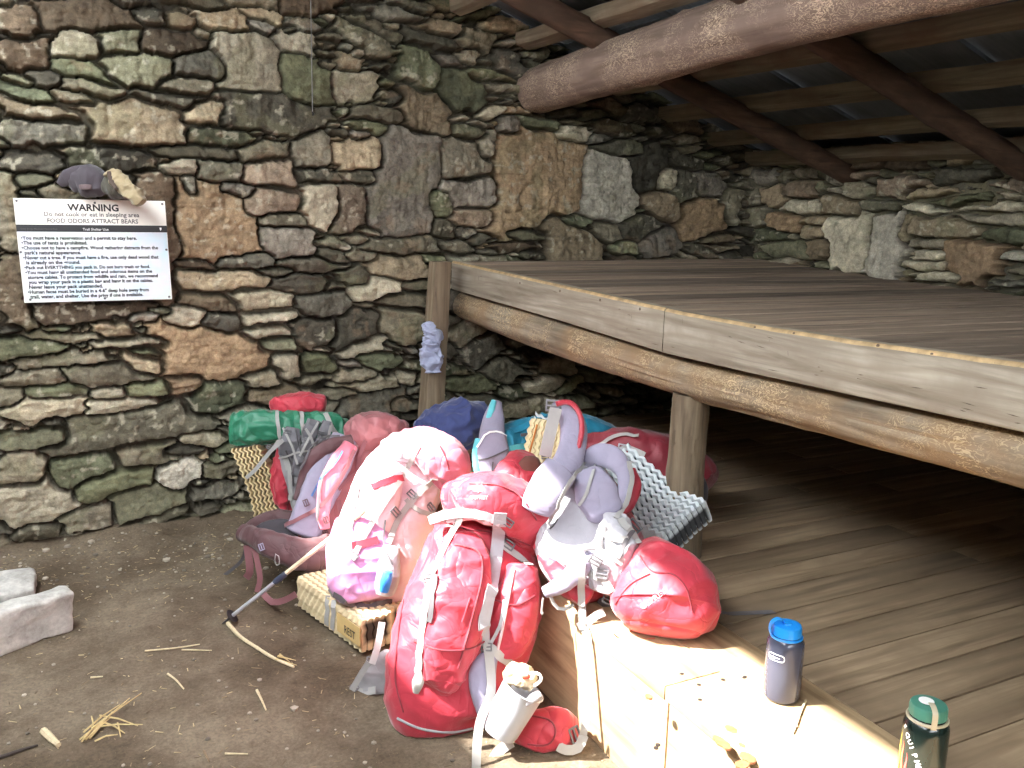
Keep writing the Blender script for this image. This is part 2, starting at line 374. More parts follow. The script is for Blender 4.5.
# stones read off the photograph: x, y, width, height (pixels), tilt in degrees, tone
LST = """88 14 90 32 0 b|15 20 45 28 0 b|183 21 27 16 0 t|222 18 54 20 0 t|263 26 28 14 -22 P|80 45 46 28 -8 p|120 40 40 32 0 G|175 43 55 26 -4 b
135 67 64 34 -10 G|200 64 55 26 0 g|252 62 62 54 0 p|295 42 36 22 0 p|308 80 46 46 0 G|84 72 60 18 -6 G|22 53 52 26 0 b|45 80 34 18 0 d|28 93 40 18 0 G|90 88 60 17 -10 g
75 97 38 14 0 g|40 112 82 17 -8 t|42 130 86 26 -3 g|135 122 106 44 0 t|204 113 40 22 0 t|272 113 100 34 -5 d|215 137 60 20 -5 G|195 151 84 14 0 g|168 98 60 13 -8 d
110 158 92 22 0 d|30 160 60 18 0 d|178 168 38 14 0 p|222 172 40 20 0 g|269 172 50 26 4 r|312 150 34 28 20 p|265 152 50 16 14 g|318 174 44 14 0 d|191 187 20 22 0 g
215 222 78 74 0 o|240 190 34 13 -12 v|273 201 52 24 -5 r|325 205 38 36 0 p|288 220 42 15 -8 g|290 240 50 28 0 v|158 230 40 120 0 b|6 215 26 76 0 p
352 60 24 18 0 t|358 85 40 28 0 p|365 36 54 18 -28 g|377 24 46 13 -25 g|423 66 38 48 -25 G|430 113 48 44 -15 t|464 87 42 36 -15 G|408 180 60 98 0 v|469 157 52 36 0 p
475 193 54 27 4 v|542 174 80 90 0 o|611 187 48 60 0 P|650 167 38 40 10 d|661 207 32 26 0 t|577 246 60 36 -20 t|350 211 34 42 0 r|362 155 46 28 5 t|356 176 38 12 0 g
445 202 18 24 0 G|476 217 40 17 0 r|449 229 22 15 0 g|405 246 72 16 0 g|505 85 34 14 0 p|498 76 54 12 -4 G|475 38 40 18 -8 g|430 38 44 20 -6 g|450 58 38 13 0 v|515 65 34 22 -25 g
442 28 44 14 -10 t|545 124 44 12 -4 G|514 124 20 18 0 v|475 131 36 13 0 G|493 112 22 14 30 p|490 145 16 30 0 p|575 134 34 15 0 p|602 139 22 12 0 v|622 148 48 14 0 g|536 66 30 10 -20 d
222 280 96 21 0 t|193 264 40 11 0 b|242 262 50 14 0 g|296 284 50 16 -2 d|322 304 46 22 5 g|265 301 62 21 0 p|211 303 56 17 -8 t|187 316 34 22 -8 p|222 323 36 20 -8 g|274 318 62 13 0 p
214 352 100 48 -5 o|318 331 54 25 0 d|268 333 52 14 6 p|281 343 34 14 0 G|289 368 30 26 12 p|320 365 32 18 0 G|265 380 38 18 6 g|187 386 34 18 0 o|218 399 62 26 4 G|275 396 54 18 8 t
90 310 116 17 0 b|15 290 34 66 0 b|30 347 62 18 0 G|62 337 70 10 -4 g|132 343 64 9 0 p|60 360 80 12 4 g|107 375 80 19 -3 g|146 365 34 17 -8 t|30 378 60 15 4 p|58 390 58 12 3 G
148 389 44 15 3 G|107 392 36 11 -3 p|120 405 72 13 3 p|48 407 74 21 4 p|128 428 160 32 5 g|40 438 70 18 5 G|205 440 44 14 0 g|150 455 68 21 4 g|20 470 50 34 0 p|84 471 72 26 10 G
117 482 74 24 10 G|182 475 40 26 30 P|225 468 44 14 5 g|152 502 68 28 5 G|30 502 80 42 10 p|222 490 56 14 3 g|205 508 30 12 0 d|150 524 104 11 12 g|85 520 56 20 5 p|230 514 50 14 8 G
38 551 40 14 -3 P|3 552 16 24 0 g|66 545 22 13 0 p|178 452 44 12 0 d|404 267 54 22 0 t|378 289 40 19 18 p|352 276 30 16 0 g|408 302 56 17 -3 g|405 323 46 34 0 g|356 330 44 34 0 d|365 347 46 15 8 p
380 362 36 16 5 G|357 375 34 14 5 p|370 386 56 12 3 g|368 405 58 25 3 g|463 300 40 22 0 g|470 330 40 22 30 g|488 348 36 26 25 g|508 372 34 20 -15 g|470 384 50 14 0 G|515 392 34 12 0 G|545 385 40 13 3 p
480 404 44 14 0 g|535 408 60 16 0 g|560 365 34 20 0 p|440 350 34 16 0 d|600 375 30 16 0 g
704 218 44 34 0 o|711 182 28 24 0 v|688 188 20 30 0 g|688 160 34 16 -10 g|672 178 24 20 0 p|732 205 16 30 -20 g|640 228 40 24 20 g|660 240 34 26 0 v|610 232 24 18 0 g|627 246 20 14 0 G"""
RST = """847 236 44 56 0 p|884 246 36 66 0 P|936 227 68 19 0 t|929 243 44 11 0 p|972 260 64 42 -8 o|1000 220 70 10 0 p|985 207 60 9 0 p|838 207 42 18 0 t|803 207 44 15 0 p|782 220 28 18 0 o
813 220 28 10 0 t|812 232 20 13 0 t|768 236 30 13 0 G|785 248 50 14 0 G|818 248 28 16 0 t|772 195 30 22 0 t|797 190 34 16 0 r|862 190 28 15 0 g|892 188 40 22 0 r|928 193 60 12 0 t|952 198 60 14 0 G
962 174 60 15 0 d|1010 187 40 13 0 r|905 160 40 18 0 b|920 208 34 10 8 p|880 206 30 14 0 g|745 190 30 30 0 g|752 215 24 20 0 g|933 255 44 12 0 p|925 264 50 11 0 p|1000 236 40 12 0 G|1012 256 30 10 0 P
1010 270 30 10 0 g|905 228 14 30 0 t|865 160 40 16 0 b|985 158 44 14 0 g|830 173 26 16 20 g|840 160 30 14 0 g|960 158 30 12 0 t|760 178 24 20 0 v|1005 282 40 10 0 g|942 277 40 10 0 p"""
def read_stones(txt, hit, ax):
    out = []
    for q in txt.replace('\n', '|').split('|'):
        x, y, w, h, r, c = q.split(); x, y, w, h, r = map(float, (x, y, w, h, r))
        p = hit(x, y); l = hit(x - w / 2, y); rr = hit(x + w / 2, y); t = hit(x, y - h / 2); bt = hit(x, y + h / 2)
        out.append((p[ax], p[2], abs(rr[ax] - l[ax]) / 2 * 1.0, abs(t[2] - bt[2]) / 2 * 1.04, math.radians(r), c))
    return out
def roofz(x): return 1.905 + 0.335 * (XW - x) if x > 0.55 else 1.905 + 0.335 * (XW - 0.55) - 0.30 * (0.55 - x)
us = np.concatenate([np.arange(-1.25, -0.40, 0.014), np.arange(-0.40, 3.90, 0.0052)])
vs = np.arange(-0.06, 2.75, 0.0052)
seedsL = read_stones(LST, lambda x, y: onY(x, y), 0)
fill = [(500, .10, .17, .028, .045, .06, 'gggGbd'), (2500, .06, .11, .022, .036, .10, 'gggGptd'), (6000, .035, .06, .013, .024, .14, 'ggGpdv'), (9000, .016, .03, .009, .014, .2, 'gpdt')]
def topL(U): return np.where(U > 0.55, 1.905 + 0.335 * (XW - U), 1.905 + 0.335 * (XW - 0.55) - 0.30 * (0.55 - U))
wl = stone_wall('wall_left', MSTONE, us, vs, seedsL, lambda U, V, h: np.stack([U, TW - h, V], -1), fill, rng,
                lambda U, V: V < topL(U) + 0.045, gain=1.0)
tag(wl, 'dry-stone gable wall carrying the warning sign', kind='structure')
ur = np.concatenate([np.arange(-2.6, 2.0, 0.03), np.arange(2.0, 4.44, 0.0058)]); vr = np.arange(-0.06, 1.96, 0.0058)
seedsR = read_stones(RST, lambda x, y: onX(x, y, XW), 1)
fillR = [(2500, .05, .10, .022, .04, .08, 'ggtpGr'), (6000, .03, .06, .014, .026, .12, 'ggGpt'), (9000, .016, .03, .010, .015, .2, 'gpdt')]
wr = stone_wall('wall_right', MSTONE, ur, vr, seedsR, lambda U, V, h: np.stack([XW - h, U, V], -1), fillR, rng,
                lambda U, V: V < 1.93, gain=1.18)
# flip so the faces look into the room
tag(wr, 'low dry-stone rear wall behind the bunk', kind='structure')
me = wr.data; me.flip_normals()

# ------------------------------------------------------------------ ground
def ground_h(X, Y):
    h = 0.018 * vnoise(X, Y, 1.6, 71) + 0.008 * vnoise(X, Y, 5, 72) + 0.004 * fbm(X, Y, 22, 73, 3)
    edge = np.clip((Y - 3.95) / 0.42, 0, 1)
    h = h + edge ** 2 * 0.05 * (1 + 0.6 * vnoise(X, Y, 4, 75)) + edge * 0.012 * np.abs(fbm(X, Y, 26, 77, 3))
    return h
gx = np.concatenate([np.arange(-3.0, -0.6, 0.06), np.arange(-0.6, 1.9, 0.011), np.arange(1.9, 4.0, 0.08)])
gy = np.concatenate([np.arange(-3.0, 1.6, 0.06), np.arange(1.6, 4.42, 0.011)])
GX, GY = np.meshgrid(gx, gy, indexing='ij'); GZ = ground_h(GX, GY)
def gz(x, y): return float(ground_h(np.array([x], float), np.array([y], float))[0])
m, nt, b = newmat('packed_dirt'); v = coords(nt)
n1 = noise_tex(nt, 2.2, v, 6, 0.6); n2 = noise_tex(nt, 90, v, 6, 0.7); n3 = noise_tex(nt, 14, v, 5, 0.6)
c = ramp(nt, n1, [(0.38, srgb(86, 74, 60)), (0.62, srgb(120, 108, 92))])
c = mixc(nt, 'MULTIPLY', 1.0, c, ramp(nt, n3, [(0.3, (0.78, 0.77, 0.76)), (0.7, (1.1, 1.1, 1.1))]))
c = mixc(nt, 'MULTIPLY', 1.0, c, ramp(nt, n2, [(0.3, (0.68,) * 3), (0.72, (1.25,) * 3)]))
vo = N(nt, 'ShaderNodeTexVoronoi'); vo.inputs['Scale'].default_value = 75; nt.links.new(v, vo.inputs['Vector'])
c = mixc(nt, 'MIX', ramp(nt, vo.outputs['Distance'], [(0.05, (0.30,) * 3), (0.11, (0, 0, 0))]), c, srgb(186, 172, 148))
nt.links.new(c, b.inputs['Base Color']); b.inputs['Roughness'].default_value = 0.95; b.inputs['Specular IOR Level'].default_value = 0.2
bump(nt, b, n2, 0.6, 0.006)
idx = np.arange(GX.size).reshape(GX.shape)
Fg = np.stack([idx[:-1, :-1], idx[1:, :-1], idx[1:, 1:], idx[:-1, 1:]], -1).reshape(-1, 4)
fl = obj('floor', np.stack([GX, GY, GZ], -1).reshape(-1, 3), Fg, m)
tag(fl, 'packed dirt floor of the shelter littered with straw', kind='structure')

# outdoor ground beyond the open front (outside the view, catches the daylight)
mo = MB(); mo.box((-14, -12, -0.25), (11.2, 0, 0), (0, 24, 0), (0, 0, 0.2), bev=0)
tag(mo.build('ground', plain('forest_floor', srgb(120, 118, 88), 0.95), None, False), 'forest floor outside the shelter', kind='structure')

# ------------------------------------------------------------------ roof, added light-blocking walls
m, nt, b = newmat('roof_tin'); v = coords(nt)
n1 = noise_tex(nt, 3, v, 6); n2 = noise_tex(nt, 1, coords(nt, (3, 40, 3)), 6)
c = ramp(nt, n1, [(0.3, srgb(92, 97, 102)), (0.7, srgb(128, 134, 140))])
c = mixc(nt, 'MULTIPLY', 0.7, c, ramp(nt, n2, [(0.3, (0.6,) * 3), (0.7, (1.15,) * 3)]))
nt.links.new(c, b.inputs['Base Color']); b.inputs['Roughness'].default_value = 0.6; b.inputs['Metallic'].default_value = 0.1
MTIN = m
EAVE = -0.35  # unseen front eave, placed to set the far limit of the sun patch
mb = MB()
yv = -2.6; k = 0
while yv < 4.72:                                   # overlapping sheets running down the slope
    for xa, xb in ((0.55, 2.55), (2.5, 4.15)):
        z0 = roofz(xa + 1e-4) + 0.052 + (0.008 if k % 2 else 0) + (0.010 if xa < 1 else 0); z1 = z0 - 0.335 * (xb - xa)
        mb.box((xa, yv, z0), (xb - xa, 0, z1 - z0), (0, 0.53, 0), (0, 0, 0.004))
    z0 = roofz(0.5501) + 0.064; mb.box((EAVE, yv, z0 - 0.30 * (0.55 - EAVE)), (0.55 - EAVE + .03, 0, 0.30 * (0.58 - EAVE)), (0, 0.53, 0), (0, 0, 0.004))
    # lap ridge
    mb.box((0.55, yv + 0.5, roofz(0.5501) + 0.038), (3.5, 0, -3.5 * 0.335), (0, 0.022, 0), (0, 0, 0.016))
    if yv < -0.9 or yv > 4.3: mb.box((-1.2, yv, roofz(-.32) - .25), (0.9, 0, 0.27), (0, 0.53, 0), (0, 0, 0.004))  # unseen cover sheets added to shorten the sky gap and cut its light
    yv += 0.5; k += 1
mb.box((-1.2, 4.06, roofz(-.32) - .262), (0.9, 0, 0.27), (0, 0.5, 0), (0, 0, 0.004))  # unseen sheet added to keep direct sun off the packs by the wall
tag(mb.build('ceiling', MTIN, None, False), 'dark metal sheet roofing seen from below', kind='structure')

MRUB = MSTONE
def rough_wall(name, x0, y0, x1, y1, th, z0, z1, label):
    """coarse stone wall outside the picture"""
    L = math.hypot(x1 - x0, y1 - y0); nx = int(L / 0.06) + 2; nz = int((z1 - z0) / 0.06) + 2
    d = Vector((x1 - x0, y1 - y0, 0)).normalized(); nrm = Vector((-d.y, d.x, 0)); vs_ = []; fs_ = []; cs = []
    for side in (0, 1):
        base = len(vs_)
        for i in range(nx):
            for j in range(nz):
                u = L * i / (nx - 1); z = z0 + (z1 - z0) * j / (nz - 1)
                p = Vector((x0, y0, z)) + d * u + nrm * (th * (0.5 - side) + 0.012 * noise.noise(Vector((u * 9, z * 22, side * 5))))
                vs_.append(p); cs.append(srgb(*rng.choice(PAL['g'])))
        for i in range(nx - 1):
            for j in range(nz - 1):
                a_ = base + i * nz + j; q = (a_, a_ + nz, a_ + nz + 1, a_ + 1); fs_.append(q if side == 0 else q[::-1])
    n2_ = nx * nz
    for i in range(nx - 1):
        a_ = i * nz + nz - 1; fs_.append((a_, a_ + nz, a_ + nz + n2_, a_ + n2_))
    for i in (0, nx - 1):
        for j in range(nz - 1):
            a_ = i * nz + j; fs_.append((a_, a_ + 1, a_ + 1 + n2_, a_ + n2_))
    o = obj(name, vs_, fs_, MRUB, None, True, cols=np.array(cs, np.float32)); tag(o, label, kind='structure'); return o
rough_wall('wall_sun_block', -1.16, 4.50, -1.16, -2.7, 0.12, 0, 2.58, 'added tall stone wall behind the viewer, shaped to limit the sun')  # unseen wall, height shaped to bound the near side of the sunlit band
rough_wall('wall_light_block', -1.2, -2.68, 4.0, -2.68, 0.16, 0, 2.2, 'added end wall behind the viewer, blocking light from under the bunk')  # unseen wall added to keep the space under the bunk dark
rough_wall('wall_outer_left', -1.22, 4.56, 4.1, 4.56, 0.16, 0, 1.86, 'outer face of the gable wall')
rough_wall('wall_outer_right', 3.99, 4.6, 3.99, -2.6, 0.16, 0, 1.90, 'outer face of the rear wall')
# gable masonry behind the sloping top
mg = MB()
for i in range(36):
    x = -1.30 + i * 0.145; z = max(roofz(x), roofz(x + 0.145)) + 0.05
    mg.add([(x, 4.50, 1.0), (x + .145, 4.50, 1.0), (x + .145, 4.50, z), (x, 4.50, z), (x, 4.66, 1.0), (x + .145, 4.66, 1.0), (x + .145, 4.66, z), (x, 4.66, z)],
           [(0, 1, 2, 3), (4, 7, 6, 5), (3, 2, 6, 7)])
g_ = mg.build('wall_gable', plain('gable_core', srgb(70, 64, 54), 0.95, scale=12, var=0.5, bmp=0.6), None, False); tag(g_, 'masonry core of the gable', kind='structure')

# timber
MRAFT = wood('rafter_wood', srgb(136, 104, 84), srgb(80, 58, 46), 0, blotch=srgb(86, 66, 52))
MBATT = wood('batten_wood', srgb(178, 164, 138), srgb(116, 100, 80), 1, blotch=srgb(140, 114, 90))
MBEAM = wood('beam_wood', srgb(186, 160, 144), srgb(118, 94, 82), 1, 0.7, blotch=srgb(156, 132, 120), tracks=srgb(232, 206, 176))
MPLAT = wood('platform_board_wood', srgb(206, 194, 176), srgb(132, 117, 98), 1, 0.8, blotch=srgb(162, 148, 130), bmp=0.6)
MLOG = wood('bunk_log_wood', srgb(186, 170, 148), srgb(104, 84, 64), 1, 0.8, blotch=srgb(168, 136, 100), tracks=srgb(212, 186, 146), bmp=0.7)
MDECK = wood('upper_deck_wood', srgb(176, 156, 136), srgb(92, 76, 64), 0, 0.8, blotch=srgb(146, 128, 110), varamt=0.75)
MFLOOR = wood('lower_deck_wood', srgb(168, 146, 118), srgb(104, 84, 62), 0, 0.6, blotch=srgb(138, 118, 94), varamt=0.5, bmp=0.25)
MTRIM = wood('trim_wood', srgb(194, 168, 130), srgb(140, 114, 84), 1, 0.9, blotch=srgb(184, 162, 128), varamt=0.2, bmp=0.3)
MPOST = wood('post_wood', srgb(158, 140, 116), srgb(94, 78, 62), 2, 0.9, blotch=srgb(132, 114, 92), bmp=0.6)
MWORN = plain('worn_edge_wood', srgb(196, 166, 122), 0.6, var=0.5, scale=25)

def log(name, pts, rads, mat, parent=None, n=40, seg=90, amp=0.010, flat=0.0, seed=0, knots=10):
    """round timber along pts, irregular section, knots and long checks"""
    R_ = random.Random(seed); P = catmull(pts, seg); rr = catmull([(q,) for q in rads], seg); vs_ = []; fs_ = []
    kn = [(R_.uniform(0, 1), R_.uniform(0, 6.28), R_.uniform(0.006, 0.014)) for _ in range(knots)]
    cr = [(R_.uniform(0, 6.28), R_.uniform(0, 0.7), R_.uniform(0.2, 0.5)) for _ in range(5)]
    up = None; L = sum((Vector(P[i + 1]) - Vector(P[i])).length for i in range(seg - 1))
    for i in range(seg):
        p = Vector(P[i]); t = (Vector(P[min(i + 1, seg - 1)]) - Vector(P[max(i - 1, 0)])).normalized()
        if up is None: up = (Vector((0, 0, 1)) - t * t.z).normalized() if abs(t.z) < 0.9 else Vector((1, 0, 0))
        up = (up - t * up.dot(t)).normalized(); w = t.cross(up); s_ = i / (seg - 1)
        for k in range(n):
            a = 2 * math.pi * k / n; q = Vector((math.cos(a) * 1.3, math.sin(a) * 1.3, s_ * L * 1.6 + seed))
            r = float(rr[i][0]) * (1 + 0.05 * noise.noise(q)) + amp * 0.5 * noise.noise(q * 3.1)
            for ks, ka, kh in kn:
                dd = ((s_ - ks) * L) ** 2 / 0.0022 + (math.remainder(a - ka, 2 * math.pi) * float(rr[i][0])) ** 2 / 0.0016
                if dd < 6: r += kh * math.exp(-dd)
            for ca, c0, cl in cr:
                if c0 < s_ < c0 + cl:
                    da = math.remainder(a - ca - 0.25 * math.sin(s_ * 9 + ca), 2 * math.pi)
                    if abs(da) < 0.10: r -= 0.006
            x = r * math.cos(a); y = r * math.sin(a)
            if flat and y > 0: pass
            if flat: x = max(min(x, r * (1 - flat)), -r * (1 - flat * 0.5))
            vs_.append(p + up * x + w * y)
    for i in range(seg - 1):
        for k in range(n):
            l = (k + 1) % n; fs_.append((i * n + k, i * n + l, (i + 1) * n + l, (i + 1) * n + k))
    fs_.append(tuple(range(n - 1, -1, -1))); fs_.append(tuple((seg - 1) * n + k for k in range(n)))
    o = obj(name, vs_, fs_, mat, parent)
    try: o.data.set_sharp_from_angle(angle=math.radians(50))
    except Exception: pass
    return o

# big purlin log
bm_ = log('roof_beam', [(2.345, 4.40, 2.175), (2.32, 3.5, 2.212), (2.30, 2.6, 2.25), (2.30, 1.6, 2.262), (2.30, 0.4, 2.262), (2.30, -2.2, 2.262)], [.118, .118, .116, .112, .11, .11], MBEAM, seed=3, seg=150, flat=0.06)
tag(bm_, 'thick barkless log purlin with pale beetle tracks, one end set in the stone wall', 'beam')
RY = [(3.66, 'near the stone gable wall'), (2.63, 'ending over the rear wall at the far right'), (1.45, None), (0.2, None), (-1.1, None)]
for i, (y, w) in enumerate(RY):
    z = lambda x: roofz(x) - 0.115
    o = log('rafter', [(0.45, y, z(0.55)), (1.6, y, z(1.6)), (2.7, y, z(2.7)), (3.95, y, z(3.95))], [.055, .058, .056, .054], MRAFT, seed=20 + i, seg=60, n=24)
    tag(o, ['dark pole rafter under the roof, the one nearer the sign wall', 'dark pole rafter farther from the sign wall, ending at the picture edge', 'dark pole rafter just outside the picture above the viewer', 'dark pole rafter second outside the picture', 'dark pole rafter at the near end of the roof'][i], 'rafter', 'pole rafters under the roof')
BX = [(0.95, 0), (1.42, 0), (1.86, 0), (2.235, 0), (2.80, 0), (3.15, 0), (3.50, 0), (3.80, 0)]
BL = {1.86: 'rough batten under the metal roof, highest one touching the sign wall', 2.235: 'rough batten under the metal roof, just in front of the big log purlin',
      2.80: 'rough batten under the metal roof, first behind the big log purlin', 3.15: 'rough batten under the metal roof, second behind the big log purlin',
      3.50: 'rough batten under the metal roof, third behind the big log purlin', 3.80: 'rough batten under the metal roof, lowest, right above the rear wall',
      0.95: 'rough batten under the metal roof near the ridge', 1.42: 'rough batten under the metal roof, second from the ridge'}
for i, (x, _) in enumerate(BX):
    mbb = MB(); z = roofz(x) - 0.045; seg = 40; R2 = random.Random(i)
    hw = 0.040 if i % 2 else 0.034; vs_ = []; fs_ = []
    for k in range(seg + 1):
        y = 4.36 - k * (4.36 + 2.3) / seg; wv_ = 0.006 * noise.noise(Vector((y * 3, i * 4, 0))); hv = 0.006 * noise.noise(Vector((y * 4, i * 4, 7)))
        for dx, dz in ((-hw, -0.020), (-hw + .008, -0.030), (hw - .008, -0.030), (hw, -0.020), (hw, 0.026), (-hw, 0.026)):
            vs_.append((x + dx + wv_, y, z + dz - 0.335 * dx + hv))
    for k in range(seg):
        for q in range(6):
            r_ = (q + 1) % 6; fs_.append((k * 6 + q, k * 6 + r_, (k + 1) * 6 + r_, (k + 1) * 6 + q))
    fs_ += [tuple(range(5, -1, -1)), tuple(seg * 6 + q for q in range(6))]
    mbb.add(vs_, fs_)
    tag(mbb.build('roof_batten', MBATT), BL[x], 'batten', 'battens under the metal roof')

# ------------------------------------------------------------------ upper sleeping platform
XF = 1.85
PL = empty('sleeping_platform', (XF, 2.6, 0.0), 'upper plank sleeping platform on a debarked log and posts, built against the stone walls', 'bunk')
TOPK = [(1.10, 1.288), (1.205, 1.283), (1.651, 1.265), (2.025, 1.256), (2.428, 1.252), (3.217, 1.266), (4.36, 1.287)]
GAPK = [(1.10, 1.137), (1.184, 1.135), (1.633, 1.121), (2.009, 1.110), (2.497, 1.100), (3.207, 1.119), (4.36, 1.140)]
BACK = [(1.10, 1.230), (2.557, 1.237), (3.217, 1.250), (3.772, 1.270), (4.36, 1.288)]
def ip(T, y): return float(np.interp(y, [q[0] for q in T], [q[1] for q in T]))
Y0 = -1.9  # platform lengthened out of view to keep light from getting beneath it
def ftop(y): return ip(TOPK, y) if y > 1.1 else 1.288
def fbot(y): return ip(GAPK, y) if y > 1.1 else 1.137
def edge_board(y0, y1, dx, seed):
    seg = int((y1 - y0) / 0.04) + 2; vs_ = []; fs_ = []
    prof = [(0.040, 0), (0.004, 0), (0, 0.004), (0, -0.009), (0.007, -0.002), (0.040, 0)]
    for k in range(seg + 1):
        y = y0 + (y1 - y0) * k / seg; t = ftop(y); bb = fbot(y); w = 0.003 * noise.noise(Vector((y * 5, seed, 0)))
        x = XF + dx + w; wr_ = 0.003 * abs(noise.noise(Vector((y * 22, seed, 3))))
        vs_ += [(x + .042, y, bb), (x + .003, y, bb), (x, y, bb + .004), (x, y, t - .010 - wr_), (x + .004, y, t - .003 - wr_), (x + .010, y, t - wr_ * 0.5), (x + .042, y, t)]
    for k in range(seg):
        for q in range(7):
            r_ = (q + 1) % 7; fs_.append((k * 7 + q, (k + 1) * 7 + q, (k + 1) * 7 + r_, k * 7 + r_))
    fs_ += [tuple(range(7)), tuple(seg * 7 + q for q in range(6, -1, -1))]
    o = obj('edge_board', vs_, fs_, MPLAT, PL)
    o.data.materials.append(MWORN)
    for p_ in o.data.polygons:
        if len(p_.vertices) == 4 and min(p_.vertices) % 7 in (3, 4, 5) and max(v_ % 7 for v_ in p_.vertices) <= 6 and {v_ % 7 for v_ in p_.vertices} in ({3, 4}, {4, 5}): p_.material_index = 1
    o.data.set_sharp_from_angle(angle=math.radians(35)); return o
edge_board(2.500, 4.355, 0.0, 1); edge_board(Y0, 2.492, -0.003, 2)
chk = MB(); R5 = random.Random(4)
for _ in range(46):
    y = R5.uniform(1.0, 4.2); z = fbot(y) + R5.uniform(.012, .125); L_ = R5.uniform(.01, .05); vert = R5.random() < .35
    dy, dz = (R5.uniform(-.004, .004), L_ * .5) if vert else (L_, R5.uniform(-.003, .003)); x = XF - (.0035 if y < 2.49 else .0008)
    chk.add([(x, y, z), (x, y + dy * .5, z + dz * .5 + .0012), (x, y + dy, z + dz), (x, y + dy * .5, z + dz * .5 - .0012), (x + .004, y + dy * .5, z + dz * .5)], [(0, 1, 2, 3), (0, 4, 1), (1, 4, 2), (2, 4, 3), (3, 4, 0)])
chk.build('scratches', plain('check_crack', srgb(92, 80, 68), .9), PL, False)['kind'] = 'stuff'
nails = MB()
for (x, y) in ((694, 319), (725, 324), (755, 328), (794, 334), (835, 342), (878, 346), (932, 355), (995, 365), (640, 309), (799, 345), (798, 357), (600, 300), (560, 291), (699, 355), (842, 355), (520, 283)):
    p = onX(x, y, XF); nails.lathe((XF + 0.001, p.y, p.z), (-1, 0, 0), [(0.0055, 0), (0.0055, 0.002), (0.003, 0.003), (0.0, 0.003)], 10)
nails.build('nail_heads', plain('rusty_nail', srgb(104, 88, 74), 0.6, 0.5), PL)['kind'] = 'stuff'
dk = MB(); y = Y0; k = 0
while y < 4.34:
    w = rng.choice((0.135, 0.14, 0.145)); y1 = min(y + w, 4.345); seg = 10; gp = 0.008
    xs = [XF + 0.043 + (XW - 0.012 - XF - 0.043) * i / seg for i in range(seg + 1)]
    def zz(x, y_):
        s_ = (x - XF) / (XW - XF); return ftop(y_) * (1 - s_) + (ip(BACK, y_) if y_ > 1.1 else 1.230) * s_ + 0.003 * noise.noise(Vector((x * 2, k * 3.3, 0)))
    vs_ = []; fs_ = []; cup = rng.uniform(-0.003, 0.003)
    for i, x in enumerate(xs):
        for (yy, dz) in ((y + gp, -0.035), (y + gp, -0.004), (y + gp + .005, 0), ((y + y1) / 2, cup), (y1 - gp - .005, 0), (y1 - gp, -0.004), (y1 - gp, -0.035)):
            vs_.append((x, yy, zz(x, yy) + dz - 0.002))
    for i in range(seg):
        for q in range(7):
            r_ = (q + 1) % 7; fs_.append((i * 7 + q, i * 7 + r_, (i + 1) * 7 + r_, (i + 1) * 7 + q))
    fs_ += [tuple(range(6, -1, -1)), tuple(seg * 7 + q for q in range(7))]
    tv_ = rng.random(); dk.add(vs_, fs_, (tv_, tv_, rng.random())); y = y1; k += 1
dko = dk.build('deck', MDECK, PL, True, True)
# log under the edge board
def lgz(y, f): return fbot(y) - f
BOT = [(Y0, 1.0), (1.163, .992), (1.615, .977), (1.993, .964), (2.536, .949), (3.196, .950), (3.9, .965), (4.34, .985)]
pts = []; rads = []
for y in (Y0, 0.2, 1.1, 1.6, 2.0, 2.5, 3.2, 3.9, 4.34):
    t = fbot(y) - 0.010; bb = ip(BOT, y); pts.append((XF + 0.075, y, (t + bb) / 2)); rads.append((t - bb) / 2)
log('support_log', pts, rads, MLOG, PL, seed=7, seg=150, amp=0.006, knots=14)
# round post under the log, standing on the lower platform
log('post', [(XF + .085, 2.428, H0 + 0.001), (XF + .08, 2.428, 0.7), (XF + .08, 2.425, 0.965)], [.068, .064, .062], MPOST, PL, seed=9, seg=40, knots=3, amp=0.006)
# square post at the wall end, slightly leaning
pm = MB(); seg = 14; vs_ = []; fs_ = []
pb, pt = Vector((1.645, 4.2, 0.0)), Vector((1.722, 4.2, 1.295))
for k in range(seg + 1):
    s_ = k / seg; c_ = pb.lerp(pt, s_); hw = 0.041 + 0.014 * (1 - s_)
    for dx, dy in ((-1, -1), (-.8, -1.06), (.8, -1.06), (1, -1), (1.04, 0), (1, 1), (-1, 1), (-1.04, 0)):
        vs_.append(c_ + Vector((dx * hw + 0.002 * noise.noise(Vector((s_ * 9, dx, dy))), dy * hw * 1.1, 0)))
for k in range(seg):
    for q in range(8):
        r_ = (q + 1) % 8; fs_.append((k * 8 + q, k * 8 + r_, (k + 1) * 8 + r_, (k + 1) * 8 + q))
fs_ += [tuple(range(7, -1, -1)), tuple(seg * 8 + q for q in range(8))]
pm.add(vs_, fs_, (0.3, 0.6, 0.2)); pm.build('post', MPOST, PL, True, True)['label'] = 'square sawn post at the stone wall'

